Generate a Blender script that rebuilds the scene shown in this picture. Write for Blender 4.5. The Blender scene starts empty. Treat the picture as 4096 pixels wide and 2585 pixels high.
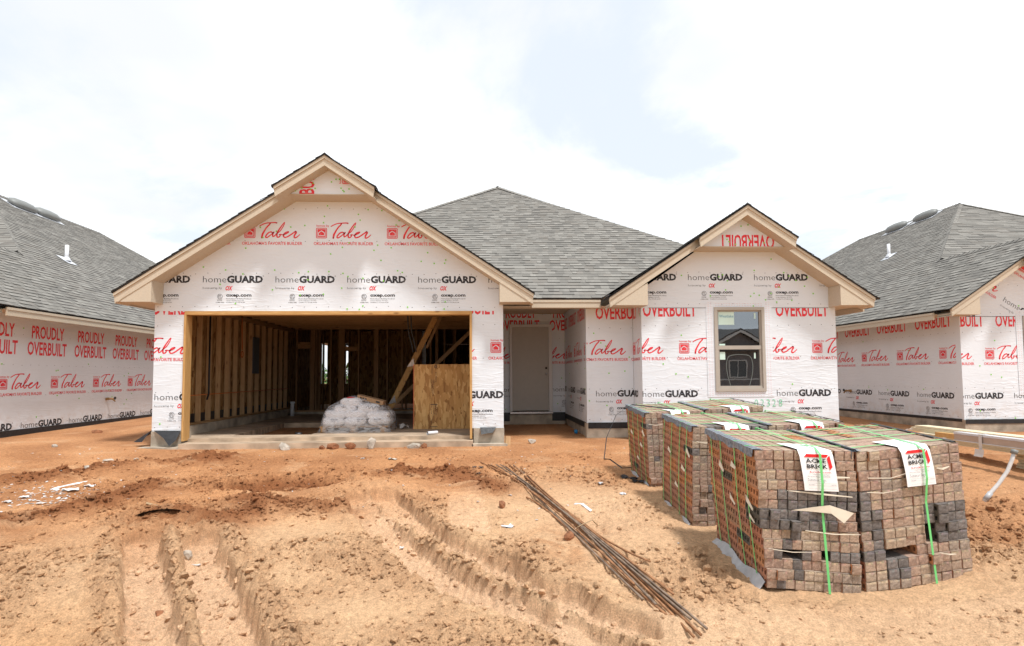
import bpy, math, random
import numpy as np
from mathutils import Matrix, Vector, Euler
rnd = random.Random(7)
nrs = np.random.RandomState(11)
SC = bpy.context.scene
COL = SC.collection

# ------------------------------------------------------------------ camera
FPX, IW, IH = 2275.0, 4096.0, 2585.0
PITCH = math.atan(126 / FPX); YAW = 0.045; ROLL = -0.006
SHX, SHY = (2048 - 2026) / IW, 87 / IW
EYE = Vector((0, 0, 1.5))
RC = Matrix.Rotation(-YAW, 3, 'Z') @ Matrix.Rotation(math.pi / 2 + PITCH, 3, 'X') @ Matrix.Rotation(ROLL, 3, 'Z')
cd = bpy.data.cameras.new("camera")
cam = bpy.data.objects.new("camera", cd)
COL.objects.link(cam)
cam.matrix_world = Matrix.Translation(EYE) @ RC.to_4x4()
cd.sensor_width = 36; cd.lens = FPX / IW * 36
cd.shift_x, cd.shift_y = SHX, SHY
cd.clip_start, cd.clip_end = 0.05, 3000
SC.camera = cam


def ray(px, py):
    return RC @ Vector(((px - IW / 2 + SHX * IW) / FPX, -(py - IH / 2 - SHY * IW) / FPX, -1))


def G(px, py):
    """surveyed ground position of a point of the yard (sloping base plane z = -.15 + .0465 y)"""
    d = ray(px, py)
    t = (-0.15 - 1.5) / (d.z - 0.0465 * d.y)
    p = EYE + d * t
    return (p.x, p.y)


def onY(px, py, Y):
    d = ray(px, py)
    return EYE + d * (Y / d.y)


# ------------------------------------------------------------------ materials
def newmat(name):
    m = bpy.data.materials.new(name); m.use_nodes = True
    nt = m.node_tree
    return m, nt, nt.nodes['Principled BSDF']


def nd(nt, t, **kw):
    n = nt.nodes.new(t)
    for k, v in kw.items():
        if k in n.inputs.keys() if isinstance(k, str) else False:
            n.inputs[k].default_value = v
        else:
            setattr(n, k, v)
    return n


def simple(name, col, rough=0.6, noise=0.0, nscale=30, bump=0.0, bscale=60, metal=0.0, spec=0.4, stretch=(1, 1, 1)):
    m, nt, b = newmat(name)
    b.inputs['Base Color'].default_value = (*col, 1)
    b.inputs['Roughness'].default_value = rough
    b.inputs['Metallic'].default_value = metal
    b.inputs['Specular IOR Level'].default_value = spec
    tc = nt.nodes.new('ShaderNodeTexCoord'); mp = nt.nodes.new('ShaderNodeMapping')
    mp.inputs['Scale'].default_value = stretch
    nt.links.new(tc.outputs['Object'], mp.inputs['Vector'])
    if noise > 0:
        n = nt.nodes.new('ShaderNodeTexNoise'); n.inputs['Scale'].default_value = nscale; n.inputs['Detail'].default_value = 5
        nt.links.new(mp.outputs[0], n.inputs['Vector'])
        r = nt.nodes.new('ShaderNodeValToRGB')
        r.color_ramp.elements[0].position = .3; r.color_ramp.elements[1].position = .7
        r.color_ramp.elements[0].color = (*[c * (1 - noise) for c in col], 1)
        r.color_ramp.elements[1].color = (*[min(1, c * (1 + noise)) for c in col], 1)
        nt.links.new(n.outputs['Fac'], r.inputs[0]); nt.links.new(r.outputs[0], b.inputs['Base Color'])
    if bump > 0:
        n2 = nt.nodes.new('ShaderNodeTexNoise'); n2.inputs['Scale'].default_value = bscale; n2.inputs['Detail'].default_value = 6
        nt.links.new(mp.outputs[0], n2.inputs['Vector'])
        bp = nt.nodes.new('ShaderNodeBump'); bp.inputs['Strength'].default_value = bump; bp.inputs['Distance'].default_value = .01
        nt.links.new(n2.outputs['Fac'], bp.inputs['Height']); nt.links.new(bp.outputs[0], b.inputs['Normal'])
    return m


def attr_mat(name, rough=.9, nscale=200, namt=.35, bump=.4, bscale=90, bdist=.01, nscale2=9, namt2=.2):
    """colour from the mesh's own Col attribute, broken up by two noises"""
    m, nt, b = newmat(name)
    b.inputs['Roughness'].default_value = rough
    b.inputs['Specular IOR Level'].default_value = .2
    at = nt.nodes.new('ShaderNodeAttribute'); at.attribute_name = 'Col'
    tc = nt.nodes.new('ShaderNodeTexCoord')
    cur = at.outputs['Color']
    for sc, am in ((nscale, namt), (nscale2, namt2)):
        n = nt.nodes.new('ShaderNodeTexNoise'); n.inputs['Scale'].default_value = sc; n.inputs['Detail'].default_value = 4
        n.inputs['Roughness'].default_value = .65
        nt.links.new(tc.outputs['Object'], n.inputs['Vector'])
        mr = nt.nodes.new('ShaderNodeMapRange')
        mr.inputs['From Min'].default_value = .3; mr.inputs['From Max'].default_value = .7
        mr.inputs['To Min'].default_value = 1 - am; mr.inputs['To Max'].default_value = 1 + am
        nt.links.new(n.outputs['Fac'], mr.inputs['Value'])
        mx = nt.nodes.new('ShaderNodeVectorMath'); mx.operation = 'SCALE'
        nt.links.new(cur, mx.inputs[0]); nt.links.new(mr.outputs[0], mx.inputs['Scale'])
        cur = mx.outputs[0]
    nt.links.new(cur, b.inputs['Base Color'])
    if bump > 0:
        n2 = nt.nodes.new('ShaderNodeTexNoise'); n2.inputs['Scale'].default_value = bscale; n2.inputs['Detail'].default_value = 6
        n2.inputs['Roughness'].default_value = .7
        nt.links.new(tc.outputs['Object'], n2.inputs['Vector'])
        bp = nt.nodes.new('ShaderNodeBump'); bp.inputs['Strength'].default_value = bump; bp.inputs['Distance'].default_value = bdist
        nt.links.new(n2.outputs['Fac'], bp.inputs['Height']); nt.links.new(bp.outputs[0], b.inputs['Normal'])
    return m


def wrap_bump(nt, b, strength=.6):
    """wrinkles of a loose plastic sheet: soft stretched folds in several directions and a fine weave"""
    geo = nt.nodes.new('ShaderNodeNewGeometry')
    tot = None
    for rot, scl, amt, thr in (((0, .5, .0), (.55, .55, 3.4), 1.0, .5), ((.0, -.75, 0), (.6, .6, 4.6), .9, .53), ((0, 0, 0), (.35, .35, 2.2), .8, .5), ((0, 1.1, 0), (.8, .8, 6.0), .6, .55)):
        mp = nt.nodes.new('ShaderNodeMapping'); mp.inputs['Rotation'].default_value = rot; mp.inputs['Scale'].default_value = scl
        nt.links.new(geo.outputs['Position'], mp.inputs['Vector'])
        n = nt.nodes.new('ShaderNodeTexNoise'); n.inputs['Scale'].default_value = 1.6; n.inputs['Detail'].default_value = 3
        n.inputs['Distortion'].default_value = .6
        nt.links.new(mp.outputs[0], n.inputs['Vector'])
        # a ridge wherever the noise crosses its middle value
        s = nt.nodes.new('ShaderNodeMath'); s.operation = 'SUBTRACT'; s.inputs[1].default_value = thr
        nt.links.new(n.outputs['Fac'], s.inputs[0])
        a = nt.nodes.new('ShaderNodeMath'); a.operation = 'ABSOLUTE'; nt.links.new(s.outputs[0], a.inputs[0])
        mr = nt.nodes.new('ShaderNodeMapRange'); mr.interpolation_type = 'SMOOTHSTEP'
        mr.inputs['From Min'].default_value = 0; mr.inputs['From Max'].default_value = .045
        mr.inputs['To Min'].default_value = amt; mr.inputs['To Max'].default_value = 0
        nt.links.new(a.outputs[0], mr.inputs['Value'])
        # only in patches
        m2 = nt.nodes.new('ShaderNodeTexNoise'); m2.inputs['Scale'].default_value = .9; m2.inputs['Detail'].default_value = 1
        mpp = nt.nodes.new('ShaderNodeMapping'); mpp.inputs['Location'].default_value = (rot[1] * 7, 3 * amt, thr * 11)
        nt.links.new(geo.outputs['Position'], mpp.inputs['Vector']); nt.links.new(mpp.outputs[0], m2.inputs['Vector'])
        mk = nt.nodes.new('ShaderNodeMapRange'); mk.inputs['From Min'].default_value = .42; mk.inputs['From Max'].default_value = .62
        nt.links.new(m2.outputs['Fac'], mk.inputs['Value'])
        mu = nt.nodes.new('ShaderNodeMath'); mu.operation = 'MULTIPLY'
        nt.links.new(mr.outputs[0], mu.inputs[0]); nt.links.new(mk.outputs[0], mu.inputs[1])
        if tot is None:
            tot = mu.outputs[0]
        else:
            ad = nt.nodes.new('ShaderNodeMath'); ad.operation = 'ADD'
            nt.links.new(tot, ad.inputs[0]); nt.links.new(mu.outputs[0], ad.inputs[1]); tot = ad.outputs[0]
    n3 = nt.nodes.new('ShaderNodeTexNoise'); n3.inputs['Scale'].default_value = 2.3; n3.inputs['Detail'].default_value = 4
    nt.links.new(geo.outputs['Position'], n3.inputs['Vector'])
    ad = nt.nodes.new('ShaderNodeMath'); ad.operation = 'MULTIPLY_ADD'; ad.inputs[1].default_value = 4.0
    nt.links.new(n3.outputs['Fac'], ad.inputs[0]); nt.links.new(tot, ad.inputs[2])
    bp = nt.nodes.new('ShaderNodeBump'); bp.inputs['Strength'].default_value = strength; bp.inputs['Distance'].default_value = .02
    nt.links.new(ad.outputs[0], bp.inputs['Height']); nt.links.new(bp.outputs[0], b.inputs['Normal'])


def sheet_mat(name, col, rough=.45, worn=0.0, strength=.6):
    m, nt, b = newmat(name)
    b.inputs['Base Color'].default_value = (*col, 1); b.inputs['Roughness'].default_value = rough
    b.inputs['Specular IOR Level'].default_value = .12
    if worn > 0:   # printed ink rubbed thin in places
        geo = nt.nodes.new('ShaderNodeNewGeometry')
        n = nt.nodes.new('ShaderNodeTexNoise'); n.inputs['Scale'].default_value = 38; n.inputs['Detail'].default_value = 6
        nt.links.new(geo.outputs['Position'], n.inputs['Vector'])
        mr = nt.nodes.new('ShaderNodeMapRange'); mr.inputs['From Min'].default_value = .55; mr.inputs['From Max'].default_value = .8
        mr.inputs['To Max'].default_value = worn
        nt.links.new(n.outputs['Fac'], mr.inputs['Value'])
        mx = nt.nodes.new('ShaderNodeMix'); mx.data_type = 'RGBA'
        mx.inputs['A'].default_value = (*col, 1); mx.inputs['B'].default_value = (.78, .77, .78, 1)
        nt.links.new(mr.outputs[0], mx.inputs['Factor']); nt.links.new(mx.outputs['Result'], b.inputs['Base Color'])
    else:
        geo = nt.nodes.new('ShaderNodeNewGeometry')
        n = nt.nodes.new('ShaderNodeTexNoise'); n.inputs['Scale'].default_value = 1.3; n.inputs['Detail'].default_value = 5
        nt.links.new(geo.outputs['Position'], n.inputs['Vector'])
        mr = nt.nodes.new('ShaderNodeMapRange'); mr.inputs['From Min'].default_value = .35; mr.inputs['From Max'].default_value = .7
        mr.inputs['To Min'].default_value = .94; mr.inputs['To Max'].default_value = 1.0
        nt.links.new(n.outputs['Fac'], mr.inputs['Value'])
        mx = nt.nodes.new('ShaderNodeVectorMath'); mx.operation = 'SCALE'; mx.inputs[0].default_value = col
        nt.links.new(mr.outputs[0], mx.inputs['Scale'])
        # splashes of red soil on the lowest part of the sheet
        sx_ = nt.nodes.new('ShaderNodeSeparateXYZ'); nt.links.new(geo.outputs['Position'], sx_.inputs[0])
        lo_ = nt.nodes.new('ShaderNodeMapRange'); lo_.interpolation_type = 'SMOOTHSTEP'
        for k_, v_ in zip(('From Min', 'From Max', 'To Min', 'To Max'), (.5, 1.05, .75, 0)): lo_.inputs[k_].default_value = v_
        nt.links.new(sx_.outputs['Z'], lo_.inputs['Value'])
        ns_ = nt.nodes.new('ShaderNodeTexNoise'); ns_.inputs['Scale'].default_value = 7; ns_.inputs['Detail'].default_value = 8; ns_.inputs['Roughness'].default_value = .7
        nt.links.new(geo.outputs['Position'], ns_.inputs['Vector'])
        nm_ = nt.nodes.new('ShaderNodeMapRange')
        for k_, v_ in zip(('From Min', 'From Max', 'To Min', 'To Max'), (.45, .75, 0, .7)): nm_.inputs[k_].default_value = v_
        nt.links.new(ns_.outputs['Fac'], nm_.inputs['Value'])
        mm_ = nt.nodes.new('ShaderNodeMath'); mm_.operation = 'MULTIPLY'; nt.links.new(lo_.outputs[0], mm_.inputs[0]); nt.links.new(nm_.outputs[0], mm_.inputs[1])
        mc_ = nt.nodes.new('ShaderNodeMix'); mc_.data_type = 'RGBA'; mc_.inputs['B'].default_value = (.52, .36, .24, 1)
        nt.links.new(mm_.outputs[0], mc_.inputs['Factor']); nt.links.new(mx.outputs[0], mc_.inputs['A']); nt.links.new(mc_.outputs['Result'], b.inputs['Base Color'])
    wrap_bump(nt, b, strength)
    return m


def wood_mat(name, c1, c2, axis='Z', scale=9, knots=True):
    m, nt, b = newmat(name)
    b.inputs['Roughness'].default_value = .7; b.inputs['Specular IOR Level'].default_value = .25
    tc = nt.nodes.new('ShaderNodeTexCoord'); mp = nt.nodes.new('ShaderNodeMapping')
    s = [14, 14, 14]; s['XYZ'.index(axis)] = 1.0
    mp.inputs['Scale'].default_value = s
    nt.links.new(tc.outputs['Object'], mp.inputs['Vector'])
    n = nt.nodes.new('ShaderNodeTexNoise'); n.inputs['Scale'].default_value = scale * .35; n.inputs['Detail'].default_value = 7
    n.inputs['Distortion'].default_value = 1.2
    nt.links.new(mp.outputs[0], n.inputs['Vector'])
    r = nt.nodes.new('ShaderNodeValToRGB')
    r.color_ramp.elements[0].position = .32; r.color_ramp.elements[1].position = .68
    r.color_ramp.elements[0].color = (*c1, 1); r.color_ramp.elements[1].color = (*c2, 1)
    nt.links.new(n.outputs['Fac'], r.inputs[0])
    cur = r.outputs[0]
    if knots:
        mp2 = nt.nodes.new('ShaderNodeMapping'); s2 = [7, 7, 7]; s2['XYZ'.index(axis)] = 2.2
        mp2.inputs['Scale'].default_value = s2
        nt.links.new(tc.outputs['Object'], mp2.inputs['Vector'])
        v = nt.nodes.new('ShaderNodeTexVoronoi'); v.inputs['Scale'].default_value = 1.0
        nt.links.new(mp2.outputs[0], v.inputs['Vector'])
        mr = nt.nodes.new('ShaderNodeMapRange'); mr.inputs['From Min'].default_value = .06; mr.inputs['From Max'].default_value = .16
        mr.inputs['To Min'].default_value = .75; mr.inputs['To Max'].default_value = 0
        nt.links.new(v.outputs['Distance'], mr.inputs['Value'])
        mx = nt.nodes.new('ShaderNodeMix'); mx.data_type = 'RGBA'; mx.inputs['B'].default_value = (c1[0] * .35, c1[1] * .28, c1[2] * .25, 1)
        nt.links.new(mr.outputs[0], mx.inputs['Factor']); nt.links.new(cur, mx.inputs['A']); cur = mx.outputs['Result']
    nt.links.new(cur, b.inputs['Base Color'])
    return m


def osb_mat(name, tone=1.0):
    """pressed wood flakes: elongated cells in three directions, each flake its own tint"""
    m, nt, b = newmat(name)
    b.inputs['Roughness'].default_value = .75; b.inputs['Specular IOR Level'].default_value = .25
    tc = nt.nodes.new('ShaderNodeTexCoord')
    cur = None
    for rot, sc, seed in (((0, .3, .3), (22, 22, 6), 0), ((0, -.5, -.3), (16, 16, 5), 5.1), ((0, .9, .7), (19, 19, 6), 9.7)):
        mp = nt.nodes.new('ShaderNodeMapping'); mp.inputs['Rotation'].default_value = rot; mp.inputs['Scale'].default_value = sc
        mp.inputs['Location'].default_value = (seed, seed * .7, seed * .3)
        nt.links.new(tc.outputs['Object'], mp.inputs['Vector'])
        nz = nt.nodes.new('ShaderNodeTexNoise'); nz.inputs['Scale'].default_value = 2; nt.links.new(mp.outputs[0], nz.inputs['Vector'])
        mv = nt.nodes.new('ShaderNodeVectorMath'); mv.operation = 'MULTIPLY_ADD'; mv.inputs[1].default_value = (.5, .5, .5)
        nt.links.new(nz.outputs['Color'], mv.inputs[0]); nt.links.new(mp.outputs[0], mv.inputs[2])
        v = nt.nodes.new('ShaderNodeTexVoronoi'); v.inputs['Scale'].default_value = 1.0
        nt.links.new(mv.outputs[0], v.inputs['Vector'])
        r = nt.nodes.new('ShaderNodeValToRGB')
        els = r.color_ramp.elements
        els[0].position = 0; els[1].position = 1
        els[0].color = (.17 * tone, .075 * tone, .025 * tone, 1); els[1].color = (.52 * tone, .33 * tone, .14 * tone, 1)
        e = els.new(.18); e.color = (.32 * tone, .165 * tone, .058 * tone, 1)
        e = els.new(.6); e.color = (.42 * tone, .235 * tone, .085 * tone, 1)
        sp = nt.nodes.new('ShaderNodeSeparateColor'); nt.links.new(v.outputs['Color'], sp.inputs[0])
        nt.links.new(sp.outputs[0], r.inputs[0])
        if cur is None:
            cur = r.outputs[0]
        else:
            gt = nt.nodes.new('ShaderNodeMath'); gt.operation = 'GREATER_THAN'; gt.inputs[1].default_value = .56
            nt.links.new(sp.outputs[1], gt.inputs[0])
            mx = nt.nodes.new('ShaderNodeMix'); mx.data_type = 'RGBA'
            nt.links.new(gt.outputs[0], mx.inputs['Factor']); nt.links.new(cur, mx.inputs['A']); nt.links.new(r.outputs[0], mx.inputs['B'])
            cur = mx.outputs['Result']
    nt.links.new(cur, b.inputs['Base Color'])
    return m


WHITE = (.735, .785, .835)
M = dict(
    wrap=sheet_mat('house_wrap', WHITE, .5, 0, .16),
    red=sheet_mat('red_print', (.72, .045, .06),  .5, .35, .22),
    black=sheet_mat('black_print', (.035, .035, .04), .5, .4, .22),
    cap=simple('green_cap', (.22, .62, .06), .4),
    trim=simple('tan_trim', (.535, .46, .355), .65, .06, 40, .25, 150),
    trim_dark=simple('taupe_vinyl', (.41, .375, .325), .5, .03, 10),
    concrete=simple('concrete', (.41, .35, .275), .9, .38, 4, .5, 60),
    slab=simple('dirty_slab', (.43, .325, .23), .9, .42, 3, .5, 60, stretch=(1, 3, 1)),
    shingle=attr_mat('shingle', .95, 260, .3, .5, 300, .004, 3, .1),
    lumber=wood_mat('lumber', (.46, .25, .085), (.60, .37, .15)),
    lumber_x=wood_mat('lumber_across', (.46, .25, .085), (.60, .37, .15), 'X'),
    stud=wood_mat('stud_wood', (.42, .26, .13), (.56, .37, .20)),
    stud_shaded=wood_mat('shaded_stud_wood', (.24, .13, .06), (.34, .20, .10)),  # same stud wood, the garage's rear shade put into its colour
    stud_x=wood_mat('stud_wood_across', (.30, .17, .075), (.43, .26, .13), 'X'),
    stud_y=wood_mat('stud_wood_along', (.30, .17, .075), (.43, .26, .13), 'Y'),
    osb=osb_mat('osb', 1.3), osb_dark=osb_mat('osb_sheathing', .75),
    membrane=simple('black_membrane', (.018, .019, .022), .45, .3, 20, .3, 20),
    door=simple('primed_door', (.42, .395, .355), .5, .03, 12),
    jamb=simple('white_jamb', (.64, .63, .62), .5),
    steel=simple('steel', (.45, .45, .46), .35, .2, 30, metal=.8),
    dark=simple('dark_hole', (.01, .01, .01), .6),
    panelgrey=simple('grey_steel_box', (.09, .10, .11), .5),
    pvc=simple('white_pvc', (.74, .75, .78), .4),
    grey_plastic=simple('grey_plastic', (.20, .207, .20), .5, .05, 20, .1, 40),
    blackpipe=simple('black_pipe', (.012, .012, .013), .4),
    wire=simple('wire_sheath', (.5, .14, .03), .5),
    brass=simple('brass', (.34, .20, .08), .5, .2, 50),
    brickface=attr_mat('brick_face', .9, 190, .38, .6, 130, .006, 40, .2),
    brickbed=attr_mat('brick_bed', .9, 120, .25, .5, 150, .004, 18, .22),
    strap=simple('green_strap', (.16, .60, .20), .35, .06, 20),
    paper=simple('cream_paper', (.66, .58, .46), .8, .06, 15, .3, 20),
    tag=simple('tag_paper', (.86, .86, .87), .4, 0, 10, .05, 10),
    tagred=simple('tag_red', (.70, .02, .025), .4),
    tagblack=simple('tag_black', (.02, .02, .022), .4),
    taggrey=simple('tag_grey', (.22, .22, .23), .5),
    protector=simple('edge_protector', (.17, .20, .24), .35, .5, 45, .3, 30),
    skirt=simple('grey_film', (.42, .42, .43), .35, .1, 14, .4, 18),
    rust=simple('rusty_steel', (.33, .165, .08), .75, .45, 14, .5, 120, metal=.3, stretch=(1, 1, 1)),
    rust2=simple('grey_rebar', (.26, .19, .14), .65, .45, 12, .5, 120, metal=.4),
    card=simple('cardboard', (.38, .235, .13), .8, .08, 20),
    bag=simple('mortar_bag', (.88, .87, .88), .6, .08, 8, .4, 14),
    sticker=simple('pale_sticker', (.60, .78, .70), .5),
    stickblue=simple('sticker_blue', (.10, .30, .42), .5),
    pine=wood_mat('primed_pine', (.60, .52, .36), (.70, .62, .45), 'X', 7, False),
    pine_y=simple('pale_board_edge', (.64, .57, .40), .75, .10, 20),
    flash=simple('wrapped_board', (.42, .33, .27), .5, .05, 8),
    foil=simple('shiny_wrap', (.60, .62, .66), .25, .1, 8),
    stone=simple('broken_concrete', (.42, .37, .31), .95, .3, 14, .9, 40),
    redstone=simple('red_clod', (.27, .115, .055), .95, .35, 20, .9, 50),
    litter=simple('white_litter', (.58, .56, .54), .5, .06, 20, .4, 25),
    bluecap=simple('blue_plastic', (.01, .20, .42), .4),
    siding=simple('dark_siding', (.17, .16, .168), .8, .1, 5),
    darkroof=simple('dark_roof', (.10, .092, .088), .95, .3, 20),
    whitetrim=simple('white_trim', (.50, .50, .50), .6),
    leaf=simple('leaf', (.06, .11, .03), .8, .4, 3),
    twig=simple('dry_twig', (.38, .27, .16), .9, .2, 30),
    glue=simple('dried_glue', (.13, .15, .14), .5),
    spray=simple('green_spray_paint', (.18, .60, .34), .6),
)


def film_mat():
    m = bpy.data.materials.new('clear_film'); m.use_nodes = True
    nt = m.node_tree; nt.nodes.clear()
    out = nt.nodes.new('ShaderNodeOutputMaterial')
    tr = nt.nodes.new('ShaderNodeBsdfTransparent'); tr.inputs[0].default_value = (.95, .95, .96, 1)
    p = nt.nodes.new('ShaderNodeBsdfPrincipled'); p.inputs['Base Color'].default_value = (.88, .88, .9, 1); p.inputs['Roughness'].default_value = .22
    geo = nt.nodes.new('ShaderNodeNewGeometry')
    n = nt.nodes.new('ShaderNodeTexNoise'); n.inputs['Scale'].default_value = 5; n.inputs['Detail'].default_value = 6; n.inputs['Distortion'].default_value = 2
    mp = nt.nodes.new('ShaderNodeMapping'); mp.inputs['Scale'].default_value = (1, 1, 3.5); mp.inputs['Rotation'].default_value = (0, .4, 0)
    nt.links.new(geo.outputs['Position'], mp.inputs['Vector']); nt.links.new(mp.outputs[0], n.inputs['Vector'])
    bp = nt.nodes.new('ShaderNodeBump'); bp.inputs['Strength'].default_value = .6; bp.inputs['Distance'].default_value = .02
    nt.links.new(n.outputs['Fac'], bp.inputs['Height']); nt.links.new(bp.outputs[0], p.inputs['Normal'])
    mr = nt.nodes.new('ShaderNodeMapRange'); mr.inputs['From Min'].default_value = .4; mr.inputs['From Max'].default_value = .68
    mr.inputs['To Min'].default_value = .16; mr.inputs['To Max'].default_value = .62
    nt.links.new(n.outputs['Fac'], mr.inputs['Value'])
    tl = nt.nodes.new('ShaderNodeBsdfTranslucent'); tl.inputs[0].default_value = (.9, .9, .92, 1)
    ms = nt.nodes.new('ShaderNodeMixShader'); ms.inputs[0].default_value = .35
    nt.links.new(p.outputs[0], ms.inputs[1]); nt.links.new(tl.outputs[0], ms.inputs[2])
    mx = nt.nodes.new('ShaderNodeMixShader')
    nt.links.new(mr.outputs[0], mx.inputs[0]); nt.links.new(tr.outputs[0], mx.inputs[1]); nt.links.new(ms.outputs[0], mx.inputs[2])
    nt.links.new(mx.outputs[0], out.inputs[0])
    return m


def glass_mat():
    m = bpy.data.materials.new('window_glass'); m.use_nodes = True
    nt = m.node_tree; nt.nodes.clear()
    out = nt.nodes.new('ShaderNodeOutputMaterial')
    tr = nt.nodes.new('ShaderNodeBsdfTransparent'); tr.inputs[0].default_value = (.35, .37, .36, 1)
    gl = nt.nodes.new('ShaderNodeBsdfGlossy'); gl.inputs['Color'].default_value = (.80, .86, .92, 1); gl.inputs['Roughness'].default_value = .004
    tcg = nt.nodes.new('ShaderNodeTexCoord'); ng = nt.nodes.new('ShaderNodeTexNoise'); ng.inputs['Scale'].default_value = 2.6; ng.inputs['Detail'].default_value = 2
    bg_ = nt.nodes.new('ShaderNodeBump'); bg_.inputs['Strength'].default_value = .25; bg_.inputs['Distance'].default_value = .0016
    nt.links.new(tcg.outputs['Object'], ng.inputs['Vector']); nt.links.new(ng.outputs['Fac'], bg_.inputs['Height']); nt.links.new(bg_.outputs[0], gl.inputs['Normal'])
    lw = nt.nodes.new('ShaderNodeLayerWeight'); lw.inputs[0].default_value = .35
    mr = nt.nodes.new('ShaderNodeMapRange'); mr.inputs['To Min'].default_value = .3; mr.inputs['To Max'].default_value = 1
    nt.links.new(lw.outputs['Fresnel'], mr.inputs['Value'])
    mx = nt.nodes.new('ShaderNodeMixShader')
    nt.links.new(mr.outputs[0], mx.inputs[0]); nt.links.new(tr.outputs[0], mx.inputs[1]); nt.links.new(gl.outputs[0], mx.inputs[2])
    nt.links.new(mx.outputs[0], out.inputs[0])
    return m


M['film'] = film_mat(); M['glass'] = glass_mat()


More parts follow.
